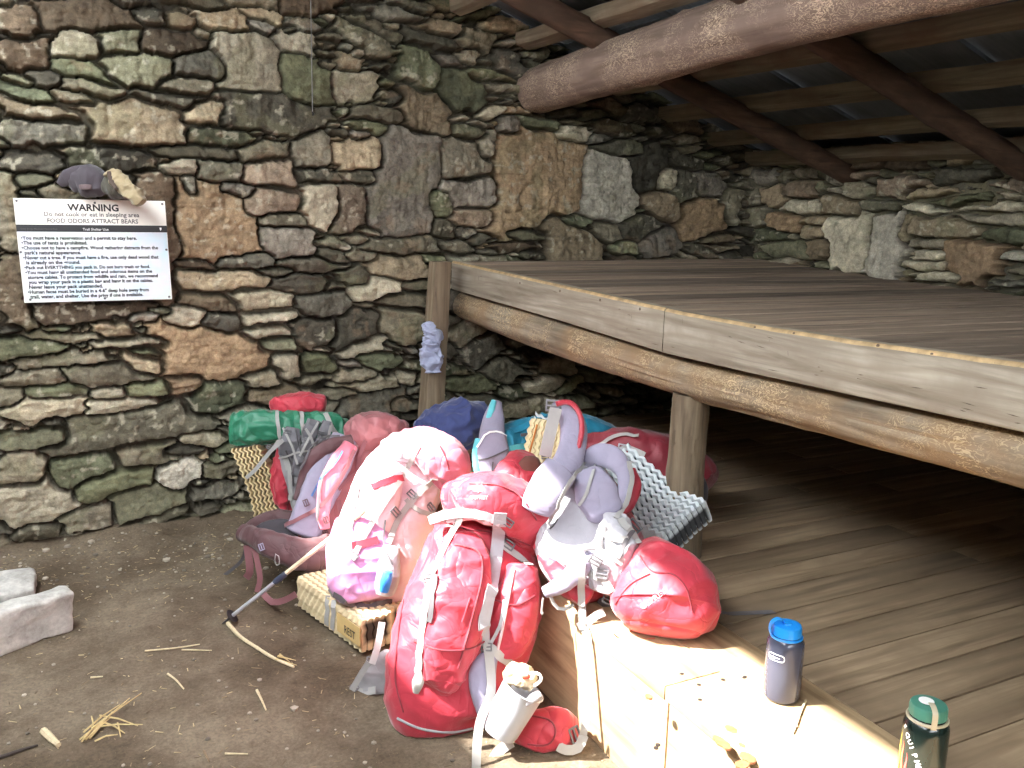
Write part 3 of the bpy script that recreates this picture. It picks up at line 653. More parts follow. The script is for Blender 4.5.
# ------------------------------------------------------------------ lower platform
XL = 1.345
LP = empty('lower_platform', (XL, 2.6, 0.0), 'low plank platform with thick front boards on the dirt, carrying packs and bottles', 'platform')
dk = MB(); y = -1.9; k = 0; YL = 4.33
while y < YL:
    w = 0.142; y1 = min(y + w, YL); gp = 0.0032; seg = 3
    for (xa, xb) in (((1.715, 2.9), (2.903, XW - .02)) if k % 2 else ((1.715, 3.3), (3.303, XW - .02))):
        dk.box((xa, y + gp, H0 - 0.04), (xb - xa, 0, 0), (0, y1 - y - 2 * gp, 0), (0, 0, 0.04 + rng.uniform(-.0012, .0012)), (rng.random(), rng.random(), rng.random()), bev=0.0025)
    y = y1; k += 1
dk.build('deck', MFLOOR, LP, True, True)
for (xa, xb, cuts) in ((XL, 1.530, (-1.9, 1.721, 3.3, YL)), (1.533, 1.712, (-1.9, 2.3, YL))):
    for i in range(len(cuts) - 1):
        tb = MB(); tb.box((xa, cuts[i] + .0015, H0 - 0.04), (xb - xa, 0, 0), (0, cuts[i + 1] - cuts[i] - .003, 0), (0, 0, 0.0405), (rng.random(), rng.random(), rng.random()), bev=0.004)
        tb.build('trim_board', MTRIM, LP, True, True)
for y0, y1 in ((-1.9, 1.705), (1.709, YL)):
    fb = MB(); fb.box((XL + .004, y0, 0.0), (0.045, 0, 0), (0, y1 - y0 - .002, 0), (0, 0, H0 - .041), (rng.random(), .4, .5), bev=0.004); fb.build('front_board', MTRIM, LP, True, True)
nl = MB()
for (x, y) in ((682, 674), (699, 685), (723, 680), (744, 678), (745, 677), (656, 748), (658, 745), (700, 700)):
    p = onz(x, y, H0); nl.lathe((p.x, p.y, H0 - .001), (0, 0, 1), [(0.006, 0), (0.006, 0.0025), (0.0, 0.003)], 10)
nl.build('nail_heads', plain('dark_nail', srgb(62, 54, 50), 0.6, 0.5), LP)['kind'] = 'stuff'
# reddish knots in the trim board
MKNOT = plain('knot_wood', srgb(168, 104, 70), 0.6, var=0.4, scale=80)
for (x, y, rx, ry) in ((722, 742, .012, .03), (731, 729, .012, .018), (748, 757, .014, .022), (742, 764, .016, .014), (649, 696, .008, .012), (742, 745, .006, .01)):
    kn = MB(); p = onz(x, y, H0 + .0012); vs_ = [(p.x + rx * math.cos(a * .4488) * (1 + .2 * math.sin(3 * a)), p.y + ry * math.sin(a * .4488), H0 + .0012) for a in range(14)]
    vs_ += [(q[0], q[1], H0 - .004) for q in vs_]
    kn.add(vs_, [tuple(range(14))] + [(i, (i + 1) % 14, 14 + (i + 1) % 14, 14 + i) for i in range(14)])
    kn.build('knot', MKNOT, LP, False)
# ------------------------------------------------------------------ cloth, straps and pads
BOD = []                                   # meshes that straps can lie on
def _bvh(): 
    return [b for _, b in BOD]
def surf(x, y, dflt):
    r = ray(x, y).normalized(); best = None
    for bv in _bvh():
        h = bv.ray_cast(CAM, r)
        if h[0] is not None and (best is None or h[3] < best[2]): best = (h[0], h[1], h[3])
    if best is None: return at(x, y, dflt), (-r), False
    n = best[1] if best[1].dot(r) < 0 else -best[1]
    return best[0], n, True
def reg(o):
    me = o.data; mw = Matrix.Translation(world_loc(o)); vs_ = [mw @ v_.co for v_ in me.vertices]
    BOD.append((o, BVHTree.FromPolygons(vs_, [tuple(p.vertices) for p in me.polygons])))
def world_loc(o):
    p = Vector((0, 0, 0))
    while o is not None: p += o.location; o = o.parent
    return p
def rig(x): return 1 - abs(x) * 2
def loft(name, secs, mat, parent=None, nu=84, nv=64, wr=0.006, ws=9.0, seed=0, cap=0.16, sag=0.0, sq=2.6, dirv=(1, 1, 1), register=True, crease=None):
    """soft body through sections (px, py, depth, half width px, half thickness m)"""
    S_ = catmull(secs, nv); ctr = [at(s[0], s[1], s[2]) for s in S_]; vs_ = []; Lc = 0
    rows = []
    for i, s in enumerate(S_):
        t = (ctr[min(i + 1, nv - 1)] - ctr[max(i - 1, 0)]).normalized(); vw = (CAM - ctr[i]).normalized()
        v = (vw - t * vw.dot(t)).normalized(); u = t.cross(v)
        rows.append((ctr[i], t, u, v, max(s[3], .5) * s[2] / FPX, max(s[4], .003)))
    L = sum((rows[i + 1][0] - rows[i][0]).length for i in range(nv - 1))
    capn = 7; full = []
    for k in range(capn):                       # rounded ends
        a = (k + 1) / (capn + 1) * math.pi / 2; c, t, u, v, hw, th = rows[0]
        full.append((c - t * (cap * hw * math.cos(a) * 1.6), t, u, v, hw * math.sin(a) ** 0.75, th * math.sin(a) ** 0.75))
    full += rows
    for k in range(capn):
        a = (capn - k) / (capn + 1) * math.pi / 2; c, t, u, v, hw, th = rows[-1]
        full.append((c + t * (cap * hw * math.cos(a) * 1.6), t, u, v, hw * math.sin(a) ** 0.75, th * math.sin(a) ** 0.75))
    e = 2.0 / sq; n = len(full)
    for i, (c, t, u, v, hw, th) in enumerate(full):
        for k in range(nu):
            a = 2 * math.pi * k / nu; ca, sa = math.cos(a), math.sin(a)
            x = math.copysign(abs(ca) ** e, ca); y = math.copysign(abs(sa) ** e, sa)
            nrm = (u * (x / max(hw, .01)) + v * (y / max(th, .01))).normalized()
            p = c + u * (x * hw) + v * (y * th)
            q = Vector((p.x * dirv[0], p.y * dirv[1], p.z * dirv[2])) * ws + Vector((seed * 3.1, seed, -seed))
            w1 = noise.noise(q + Vector((noise.noise(q * .7 + Vector((9, 0, 0))), noise.noise(q * .7), 0)) * 1.2)
            w2 = noise.noise(q * 2.3)
            d = 1.3 * wr * (1 - 1.9 * abs(w1) ** 0.7 - 0.2) + wr * 0.5 * (rig(w2) - 0.5) + wr * 2.2 * noise.noise(q * 0.35)
            if crease:
                s_ = (i - capn) / (nv - 1)
                for cs, cw, cdp in crease: d -= cdp * math.exp(-((s_ - cs) / cw) ** 2)
            p = p + nrm * d
            vs_.append(p)
    fs_ = []
    for i in range(n - 1):
        for k in range(nu):
            l = (k + 1) % nu; fs_.append((i * nu + k, i * nu + l, (i + 1) * nu + l, (i + 1) * nu + k))
    fs_.append(tuple(range(nu - 1, -1, -1))); fs_.append(tuple((n - 1) * nu + k for k in range(nu)))
    if parent is not None or True:
        # nothing sinks into the ground or the platform boards
        low = [p for p in vs_ if p.z < 0.16]
        if low:
            gh = ground_h(np.array([p.x for p in low]), np.array([p.y for p in low])) + 0.003
            for p, g_h in zip(low, gh): p.z = max(p.z, float(g_h))
        deep = .5 if parent is not None and parent.location.z > .3 else .14
        for p in vs_:
            if p.x > XL + .01 and H0 - deep < p.z < H0 + .002: p.z = H0 + .002
            if p.y > TW - 0.055: p.y = TW - 0.055
    o = obj(name, vs_, fs_, mat, parent)
    if register: reg(o)
    return o
def gz0(p): return float(ground_h(np.array([p.x]), np.array([p.y]))[0])
def strap(name, path, w, mat, parent=None, th=0.0024, lift=0.004, d=3.0, free=False, step=5.0, smooth=2, twist=0.0, wave=0.0):
    """webbing along a path; entries (x, y) lie on whatever is behind that point, (x, y, depth) hang free"""
    P2 = []; n = max(4, int(sum(math.hypot(path[i + 1][0] - path[i][0], path[i + 1][1] - path[i][1]) for i in range(len(path) - 1)) / step))
    xy = catmull([(q[0], q[1]) for q in path], n)
    has = all(len(q) > 2 for q in path)
    dd = catmull([(q[2],) for q in path], n) if has else None
    pos = []; nor = []
    for i, q in enumerate(xy):
        if has: p = at(q[0], q[1], dd[i][0]); nn = (CAM - p).normalized()
        else:
            p, nn, hit = surf(q[0], q[1], d); p = p + nn * lift
            if not hit and pos: p = at(q[0], q[1], depth(pos[-1]))
        pos.append(p); nor.append(nn)
    for _ in range(smooth):
        dp = [depth(p) for p in pos]
        for i in range(1, n - 1):
            m = (dp[i - 1] + dp[i] + dp[i + 1]) / 3
            if m < dp[i] + 0.002: pos[i] = at(xy[i][0], xy[i][1], m)
        nor = [(nor[max(i - 1, 0)] + nor[i] + nor[min(i + 1, n - 1)]).normalized() for i in range(n)]
    nor = [(q + (CAM - p).normalized() * 0.35).normalized() for q, p in zip(nor, pos)]
    vs_ = []; fs_ = []
    for i, p in enumerate(pos):
        t = (pos[min(i + 1, n - 1)] - pos[max(i - 1, 0)]).normalized(); nn = (nor[i] - t * nor[i].dot(t)).normalized()
        if twist: nn = Matrix.Rotation(twist * math.sin(i / n * 6.3), 3, t) @ nn
        s = t.cross(nn); wv_ = nn * (wave * math.sin(i * 0.9)) if wave else Vector((0, 0, 0))
        for a_, b_ in ((-.5, 0), (.5, 0), (.5, 1), (-.5, 1)): vs_.append(p + wv_ + s * (a_ * w) + nn * (b_ * th))
    for i in range(n - 1):
        for q in range(4):
            r_ = (q + 1) % 4; fs_.append((i * 4 + q, i * 4 + r_, (i + 1) * 4 + r_, (i + 1) * 4 + q))
    fs_ += [(3, 2, 1, 0), tuple((n - 1) * 4 + q for q in range(4))]
    o = obj(name, vs_, fs_, mat, parent, True); o.data.set_sharp_from_angle(angle=math.radians(40)); return o
def cord(name, path, r, mat, parent=None, lift=0.003, d=3.0, step=4.0, closed=False):
    n = max(4, int(sum(math.hypot(path[i + 1][0] - path[i][0], path[i + 1][1] - path[i][1]) for i in range(len(path) - 1)) / step))
    pts = []
    for q in catmull(path, n):
        if len(q) > 2: pts.append(at(q[0], q[1], q[2]))
        else:
            p, nn, hit = surf(q[0], q[1], d)
            if not hit and pts: p = at(q[0], q[1], depth(pts[-1]))
            pts.append(p + nn * lift)
    for _ in range(2):
        pts = [pts[0]] + [(pts[i - 1] + pts[i] * 2 + pts[i + 1]) / 4 for i in range(1, len(pts) - 1)] + [pts[-1]]
    mb = MB(); mb.tube(pts, r, 7, closed=closed); return mb.build(name, mat, parent)
def buckle(x, y, size, ang, mat, parent, d=3.0, name='buckle'):
    p, nn, _ = surf(x, y, d); nn = (nn + (CAM - p).normalized()).normalized(); u = (RGT * math.cos(ang) - UPV * math.sin(ang)); u = (u - nn * u.dot(nn)).normalized(); v = nn.cross(u)
    mb = MB(); h = size / 2; o = p + nn * 0.005
    for sx in (-1, 1): mb.box(o + u * (sx * h * .85 - h * .12) - v * h * .7, u * h * .24, v * h * 1.4, nn * .006, bev=.0012)
    for sy in (-1, 0, 1): mb.box(o - u * h * .9 + v * (sy * h * .6 - h * .12), u * h * 1.8, v * h * .24, nn * .006, bev=.0012)
    return mb.build(name, mat, parent, True)
def text_geo(s, font_off=0.0):
    cu = bpy.data.curves.new('t', 'FONT'); cu.body = s; cu.offset = font_off; cu.resolution_u = 2; cu.fill_mode = 'FRONT'
    o = bpy.data.objects.new('t', cu); COL.objects.link(o); bpy.context.view_layer.update()
    me = bpy.data.meshes.new_from_object(o.evaluated_get(bpy.context.evaluated_depsgraph_get()))
    V_ = [v_.co.copy() for v_ in me.vertices]; F_ = [tuple(p.vertices) for p in me.polygons]
    bpy.data.objects.remove(o); bpy.data.curves.remove(cu); bpy.data.meshes.remove(me)
    x0 = min(v_.x for v_ in V_); x1 = max(v_.x for v_ in V_)
    return [Vector((v_.x - x0, v_.y, 0)) for v_ in V_], F_, x1 - x0
def decal(name, s, x, y, wpx, ang, mat, parent, d=2.9, lift=0.004, off=0.0, hs=1.0):
    """small lettering printed on the cloth at (x, y)"""
    V_, F_, W_ = text_geo(s, off); vs_ = []; k = wpx / W_
    for q in V_:
        a_ = (q.x - W_ / 2) * k; b_ = -q.y * k * hs; xx = x + a_ * math.cos(ang) - b_ * math.sin(ang); yy = y + a_ * math.sin(ang) + b_ * math.cos(ang)
        p, nn, _ = surf(xx, yy, d); vs_.append(p + (CAM - p).normalized() * lift)
    return obj(name, vs_, F_, mat, parent, False)
def foam(name, path, stack, thick, n, mat, parent=None, amp=0.006, per=0.045, fill=0.62, seed=0, diag=0.0, dark=True, faces=True):
    """accordion-folded camping mat: n wavy panels. path: centre line points, stack: vector across all panels, thick: panel depth vector"""
    P_ = catmull([tuple(q) for q in path], 100); stack = Vector(stack); thick = Vector(thick); W_ = stack.length; T_ = thick.length; sn = stack.normalized(); tn = thick.normalized()
    L = sum((Vector(P_[i + 1]) - Vector(P_[i])).length for i in range(99)); pitch = W_ / n; mb = MB(); R2 = random.Random(seed)
    m_ = 7
    for k in range(n):
        vs_ = []; fs_ = []; ins = R2.uniform(0, .006); i0 = R2.choice((0, 1)); oz = R2.uniform(-.003, .003)
        for i in range(i0, 100):
            c = Vector(P_[i]); s_ = i / 99 * L
            for j in range(m_):
                tt = (j / (m_ - 1) - .5) * T_; ph = (s_ + diag * tt) / per; tri = abs((ph % 1) * 2 - 1) * 2 - 1
                off = (k + .5) * pitch - W_ / 2 + amp * tri
                edge = 0.7 if j in (0, m_ - 1) else 1.0
                bmp_ = amp * 0.5 * math.sin(tt / T_ * 14) if diag else 0
                for sd in (-.5, .5): vs_.append(c + tn * (tt + oz) + sn * (off + sd * pitch * fill * edge + bmp_))
        ni = 100 - i0
        for i in range(ni - 1):
            a_ = i * m_ * 2; b_ = a_ + m_ * 2
            for j in range(m_ - 1):
                x = j * 2; fs_.append((a_ + x, a_ + x + 2, b_ + x + 2, b_ + x)); fs_.append((a_ + x + 1, b_ + x + 1, b_ + x + 3, a_ + x + 3))
            fs_.append((a_, b_, b_ + 1, a_ + 1)); x = (m_ - 1) * 2; fs_.append((a_ + x, a_ + x + 1, b_ + x + 1, b_ + x))
        for a_ in (0, (ni - 1) * m_ * 2):
            for j in range(m_ - 1): x = a_ + j * 2; fs_.append((x, x + 1, x + 3, x + 2))
        mb.add(vs_, fs_); base_ = len(mb.c) - len(vs_)
        for i in range(ni):
            for j in range(m_):
                for sd in (0, 1):
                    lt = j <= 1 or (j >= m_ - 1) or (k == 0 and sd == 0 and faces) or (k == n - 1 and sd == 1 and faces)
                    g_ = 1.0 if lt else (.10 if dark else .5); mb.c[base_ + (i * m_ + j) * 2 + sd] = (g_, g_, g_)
    o = mb.build(name, mat, parent, False, True); reg(o); return o

MRED = fabric('red_nylon', srgb(180, 46, 64), 0.5)
MRED2 = fabric('red_ripstop', srgb(188, 50, 68), 0.52, fold=0.5)
MDRED = fabric('dark_red_nylon', srgb(132, 32, 48), 0.55)
MMAUVE = fabric('mauve_nylon', srgb(150, 92, 96), 0.55)
MMAUVED = fabric('dark_mauve_nylon', srgb(84, 52, 56), 0.6)
MGREY = fabric('grey_webbing_cloth', srgb(150, 148, 152), 0.6, fold=0.15)
MLAV = fabric('lavender_grey_pad', srgb(148, 142, 164), 0.7, fold=0.2)
MLGREY = fabric('light_grey_cloth', srgb(176, 174, 182), 0.6)
MDGREY = fabric('charcoal_mesh', srgb(52, 48, 54), 0.8, fold=0.1)
MTEAL = fabric('teal_nylon', srgb(34, 134, 166), 0.5)
MTEALL = fabric('light_teal_edge', srgb(92, 190, 200), 0.5)
MNAVY = fabric('navy_fleece', srgb(50, 62, 112), 0.85, fold=0.25, sheen=0.35)
MGREEN = fabric('green_nylon', srgb(34, 118, 88), 0.42, fold=0.5)
MPINK = fabric('pale_pink_nylon', srgb(226, 196, 204), 0.5)
MROSE = fabric('rose_nylon', srgb(196, 110, 128), 0.5)
MLILAC = fabric('lilac_nylon', srgb(196, 138, 182), 0.5)
MWEB = fabric('grey_webbing', srgb(164, 162, 160), 0.6, fold=0.05, weave=1500)
MWEBD = fabric('dark_webbing', srgb(84, 80, 84), 0.65, fold=0.05, weave=1500)
MWEBM = fabric('mauve_webbing', srgb(128, 80, 86), 0.65, fold=0.05, weave=1500)
MBUC = plain('grey_buckle_plastic', srgb(104, 102, 106), 0.4)
MBLK = plain('black_plastic', srgb(30, 30, 32), 0.4)
MWHITE = plain('white_print', srgb(236, 236, 236), 0.5, var=0.02)
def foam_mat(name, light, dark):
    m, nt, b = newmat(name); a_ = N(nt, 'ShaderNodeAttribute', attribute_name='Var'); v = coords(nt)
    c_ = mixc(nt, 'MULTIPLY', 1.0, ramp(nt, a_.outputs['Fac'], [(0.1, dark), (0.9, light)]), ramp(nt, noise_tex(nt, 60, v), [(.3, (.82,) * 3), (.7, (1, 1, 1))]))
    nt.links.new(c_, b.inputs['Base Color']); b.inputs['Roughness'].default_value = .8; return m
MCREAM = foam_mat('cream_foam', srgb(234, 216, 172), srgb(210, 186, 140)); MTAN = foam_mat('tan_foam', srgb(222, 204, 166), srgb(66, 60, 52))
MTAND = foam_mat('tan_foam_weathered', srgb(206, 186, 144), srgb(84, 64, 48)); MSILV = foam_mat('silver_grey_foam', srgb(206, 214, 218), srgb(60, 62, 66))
MBLUE = plain('blue_cap_plastic', srgb(28, 142, 232), 0.35, var=0.04)

# ---------- pack against the wall with green roll and red lid
g1 = empty('backpack', (1.0, 4.24, 0.02), 'red and grey backpack at the stone wall with a green roll under its red lid', 'backpack', 'hikers backpacks in the pile')
loft('body', [(312, 418, 4.32, 30, .09), (306, 450, 4.32, 30, .10), (302, 490, 4.32, 28, .10), (302, 530, 4.32, 26, .10)], MRED, g1, seed=1, wr=.006)
loft('back_panel', [(300, 424, 4.20, 22, .03), (302, 450, 4.19, 24, .03), (308, 485, 4.19, 20, .03), (312, 520, 4.19, 18, .03)], MGREY, g1, seed=2, wr=.004)
loft('side_pocket', [(286, 448, 4.20, 6, .03), (280, 470, 4.19, 9, .04), (281, 495, 4.19, 8, .04), (284, 510, 4.2, 5, .03)], MRED2, g1, seed=3, wr=.006, ws=14)
loft('lid', [(274, 405, 4.26, 9, .05), (285, 404, 4.26, 10.5, .07), (305, 403, 4.26, 10.5, .08), (322, 405, 4.27, 9, .06)], MRED2, g1, seed=4, wr=.007, ws=12, cap=.3)
rl = loft('rolled_tent_bag', [(234, 429, 4.20, 15, .07), (245, 429, 4.20, 17, .078), (270, 428, 4.2, 16, .08), (300, 425, 4.24, 15, .08), (330, 426, 4.26, 14, .07), (347, 434, 4.28, 10, .06)], MGREEN, None, seed=5, wr=.010, ws=11, cap=.10, sq=2.8, nu=90, nv=80)
tag(rl, 'green nylon stuff sack rolled across the pack at the wall, under the red lid', 'stuff sack')
for pth, w in ([[(277, 412), (279, 430), (283, 452), (288, 470)], .016], [[(301, 411), (303, 430), (305, 452)], .018], [[(325, 414), (332, 428), (339, 438)], .022], [[(288, 452), (290, 475), (291, 500)], .018], [[(279, 440), (270, 452), (256, 470)], .014]):
    strap('strap', pth, w, MWEB, g1, d=4.1, lift=.006)
MGD = fabric('mid_grey_cloth', srgb(112, 110, 116), 0.65, fold=.2)
for q in ((290, 442, 9, 14), (311, 431, 7, 11), (324, 433, 6, 12), (308, 449, 8, 9), (300, 462, 7, 14)):
    loft('harness_pad', [(q[0] + 3, q[1] - q[3], 4.125, q[2] * .7, .008), (q[0], q[1], 4.115, q[2], .010), (q[0] - 4, q[1] + q[3], 4.13, q[2] * .8, .007)], MGD, g1, nu=30, nv=24, wr=.004, ws=22, seed=q[0], sq=3.4, cap=.05)
for pth, w in ([[(283, 428), (292, 446), (297, 464)], .010], [[(303, 424), (312, 440), (316, 458)], .012], [[(318, 422), (308, 440), (300, 456)], .010], [[(330, 426), (326, 444), (318, 456)], .012], [[(280, 458), (300, 452), (318, 450)], .008]):
    strap('strap', pth, w, MWEB, g1, d=4.1, lift=.008)
for pth in ([(295, 430), (299, 446), (304, 456)], [(312, 446), (306, 458), (304, 474)], [(286, 450), (292, 468), (294, 486)]): strap('strap', pth, .007, MWEBD, g1, d=4.1, lift=.008)
for q in ((288, 432), (320, 424), (321, 433), (307, 440), (270, 447)): buckle(q[0], q[1], .03, .2, MBUC, g1, 4.1)
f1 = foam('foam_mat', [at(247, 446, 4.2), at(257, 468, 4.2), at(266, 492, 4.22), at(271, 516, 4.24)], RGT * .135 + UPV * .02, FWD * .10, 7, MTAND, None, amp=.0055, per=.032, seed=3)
tag(f1, 'tan accordion foam mat hanging at the left of the pack by the wall', 'sleeping mat')
f1b = strap('compression_strap', [(283, 440, 4.08), (270, 452, 4.09), (255, 470, 4.10), (246, 478, 4.12)], .018, MWEB, f1)

# ---------- mauve pack with hip belt
g2 = empty('backpack', (0.98, 3.72, 0.01), 'mauve backpack with dark hip belt spread on the dirt, beside the pale pink pack', 'backpack', 'hikers backpacks in the pile')
loft('body', [(390, 432, 4.05, 16, .10), (378, 450, 4.02, 30, .13), (362, 480, 3.98, 36, .15), (350, 515, 3.92, 40, .16), (340, 548, 3.88, 38, .15), (335, 572, 3.86, 30, .12)], MMAUVE, g2, seed=11, wr=.008, ws=7, nu=100, nv=90)
loft('back_panel', [(345, 440, 3.86, 14, .03), (330, 470, 3.80, 18, .035), (314, 505, 3.74, 17, .035), (303, 532, 3.72, 17, .035)], MLAV, g2, seed=12, wr=.003)
loft('hip_belt', [(246, 534, 3.74, 7, .035), (262, 541, 3.66, 10, .045), (285, 550, 3.62, 14, .05), (310, 556, 3.62, 17, .055), (333, 552, 3.68, 19, .05)], MMAUVED, g2, seed=13, wr=.005, ws=10, cap=.3)
loft('hip_belt', [(244, 532, 3.86, 6, .03), (258, 524, 3.88, 8, .03), (276, 518, 3.88, 8, .03), (292, 520, 3.86, 9, .03)], MMAUVED, g2, seed=14, wr=.004)
loft('lumbar_pad', [(256, 536, 3.76, 8, .025), (268, 533, 3.745, 12, .028), (284, 532, 3.74, 13, .028), (296, 534, 3.75, 10, .026)], MDGREY, g2, seed=15, wr=.001)
loft('shoulder_strap', [(350, 446, 3.78, 8, .02), (336, 468, 3.70, 11, .022), (326, 490, 3.66, 9, .022), (323, 512, 3.64, 7, .02), (325, 528, 3.64, 5, .015)], MROSE, g2, seed=16, wr=.003)
loft('shoulder_strap', [(352, 440, 3.82, 5, .015), (330, 446, 3.80, 5.5, .015), (313, 458, 3.78, 5.5, .015), (304, 478, 3.78, 5, .015), (298, 500, 3.76, 4, .012)], MMAUVED, g2, seed=17, wr=.003)
loft('lid', [(352, 437, 3.92, 13, .05), (368, 432, 3.92, 17, .08), (385, 427, 3.94, 14, .08), (398, 430, 4.0, 8, .06)], MMAUVE, g2, seed=18, wr=.010, ws=13, cap=.3)
for pth, w, mt in ([[(356, 445), (340, 480), (322, 505), (300, 518), (285, 526)], .016, MWEBM], [[(372, 462), (352, 475), (338, 490)], .014, MWEBM], [[(338, 500), (342, 514), (348, 526)], .018, MWEBM], [[(301, 470), (318, 440), (340, 436)], .008, MWEBD], [[(366, 440), (360, 455), (358, 470)], .018, MWEBM], [[(325, 470), (320, 490), (318, 520)], .008, MWEBD]):
    strap('strap', pth, w, mt, g2, d=3.7, lift=.006)
for pth, w in ([[(252, 540, 3.66), (256, 556, 3.66), (260, 578, 3.66), (257, 592, 3.66)], .022], [[(246, 545, 3.74), (242, 560, 3.78), (226, 574, 3.84), (212, 582, 3.86)], .014], [[(262, 592, 3.58), (272, 602, 3.50), (285, 600, 3.46), (296, 594, 3.42)], .024], [[(247, 545, 3.7), (250, 570, 3.7), (246, 578, 3.72)], .03]):
    strap('strap', pth, w, MWEBM if w > .015 else MWEBD, g2, wave=.001)
cord('zipper_loop', [(276, 554), (274, 562), (277, 568), (281, 563), (279, 556)], .0022, MWEB, g2, d=3.55, closed=True)
for q in ((262, 547), (326, 520), (325, 530), (306, 503)): buckle(q[0], q[1], .03, 1.2, MLAV if q[0] == 262 else MMAUVED, g2, 3.6)
hs = strap('hose', [(312, 496), (322, 478), (336, 462), (342, 452)], .008, plain('blue_tube', srgb(96, 132, 190), .3), g2, th=.006, d=3.7)

# ---------- pale pack standing on its mat, nylon lightened to read as blown-out sunlight
A_ = onz(296.5, 606, 0.012); B_ = onz(361, 654, 0.012); Lv = (B_ - A_); dep = Vector((Lv.y, -Lv.x, 0)).normalized() * -1.0
if dep.dot(Vector((1, 0, 0))) < 0: dep = -dep
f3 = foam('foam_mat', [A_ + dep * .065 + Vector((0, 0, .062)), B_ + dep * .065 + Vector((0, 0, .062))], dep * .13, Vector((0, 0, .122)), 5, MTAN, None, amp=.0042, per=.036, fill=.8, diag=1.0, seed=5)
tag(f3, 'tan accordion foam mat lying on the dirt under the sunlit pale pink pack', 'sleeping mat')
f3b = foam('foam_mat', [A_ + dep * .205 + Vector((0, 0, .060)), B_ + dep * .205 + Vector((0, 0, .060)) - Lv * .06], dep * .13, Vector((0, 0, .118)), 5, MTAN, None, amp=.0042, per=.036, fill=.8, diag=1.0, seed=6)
tag(f3b, 'rear half of the tan foam mat, mostly hidden below the pale pink pack', 'sleeping mat')
for s_ in (.40, .50): 
    p = A_ + Lv * s_
    strap('strap', [(proj_ := None) or q for q in ((304 + 62 * s_ * .98 - 0, 578 + 46 * s_), (303.5 + 62 * s_ * .98, 592 + 46 * s_), (303 + 62 * s_ * .98, 606 + 46 * s_))], .02, MWEB, f3, d=3.3)
# printed panel label
ld = Lv.normalized(); lo = A_ + Lv * .70 - dep * .010
mb = MB(); mb.box(lo + Vector((0, 0, .035)), ld * .16, -dep * .002, Vector((0, 0, .072)))
lb = mb.build('label_patch', plain('kraft_label', srgb(206, 176, 120), .7), f3, False)
V_, F_, W_ = text_geo('REST', .01); mb = MB(); k_ = .075 / W_
mb.add([lo + ld * (.055 + q.x * k_) + Vector((0, 0, .05 + q.y * k_ * 1.2)) - dep * .0035 for q in V_], F_)
mb.build('lettering', MBLK, lb, False)

g3 = empty('backpack', (1.12, 3.22, 0.12), 'pale pink backpack in full sunlight, standing on a tan foam mat', 'backpack', 'hikers backpacks in the pile')
loft('body', [(412, 447, 3.72, 26, .10), (402, 475, 3.66, 40, .14), (390, 510, 3.58, 46, .16), (382, 545, 3.52, 48, .17), (380, 572, 3.48, 46, .16), (378, 596, 3.46, 40, .14)], MPINK, g3, seed=21, wr=.008, ws=7, nu=100, nv=90)
loft('lid', [(408, 446, 3.56, 16, .06), (425, 446, 3.54, 19, .09), (445, 462, 3.50, 23, .10), (452, 480, 3.50, 18, .08)], MROSE, g3, seed=22, wr=.006, ws=10, cap=.3)
loft('lid', [(392, 450, 3.58, 14, .05), (404, 448, 3.56, 16, .07), (415, 452, 3.55, 13, .07)], MLGREY, g3, seed=23, wr=.006, ws=10, cap=.5)
loft('front_pocket', [(358, 520, 3.38, 22, .04), (360, 548, 3.34, 32, .06), (362, 572, 3.32, 34, .07), (366, 592, 3.32, 28, .06)], MLILAC, g3, seed=24, wr=.006, ws=8)
loft('side_pocket', [(392, 548, 3.32, 10, .04), (388, 570, 3.30, 13, .05), (384, 592, 3.30, 11, .04)], MLGREY, g3, seed=25, wr=.005)
loft('front_pocket', [(388, 470, 3.48, 14, .03), (378, 500, 3.42, 20, .05), (370, 528, 3.38, 20, .05)], MPINK, g3, seed=26, wr=.006)
for pth, w, mt in ([[(420, 446), (400, 480), (380, 510), (362, 540), (352, 560)], .02, MWEB], [[(436, 478), (415, 498), (398, 520), (388, 545)], .022, MWEB], [[(364, 480), (356, 505), (352, 530)], .006, MWEBD], [[(385, 520), (384, 545), (392, 565)], .006, MWEBD], [[(448, 470), (449, 492), (448, 500)], .014, MROSE], [[(372, 488), (384, 482), (402, 478)], .026, MRED], [[(352, 546), (366, 543), (378, 540)], .028, MRED], [[(405, 500), (420, 512), (440, 515)], .018, MWEB], [[(330, 590), (350, 604), (372, 606), (392, 600)], .02, MWEBD]):
    strap('strap', pth, w, mt, g3, d=3.4, lift=.006)
for q in ((395, 512), (412, 495), (353, 556), (430, 508)): buckle(q[0], q[1], .04, .8, MBUC, g3, 3.4)
cord('piping', [(440, 446), (447, 460), (450, 480), (449, 498)], .003, MDRED, g3, d=3.4)
wb = loft('water_bag', [(388, 572, 3.20, 5, .02), (386, 580, 3.20, 6, .025), (384, 590, 3.21, 5, .02)], plain('striped_blue', srgb(60, 140, 226), .3), None, nu=30, nv=20, wr=.001)
tag(wb, 'small blue item tucked between the pale pink pack and the big red pack', 'water bag')

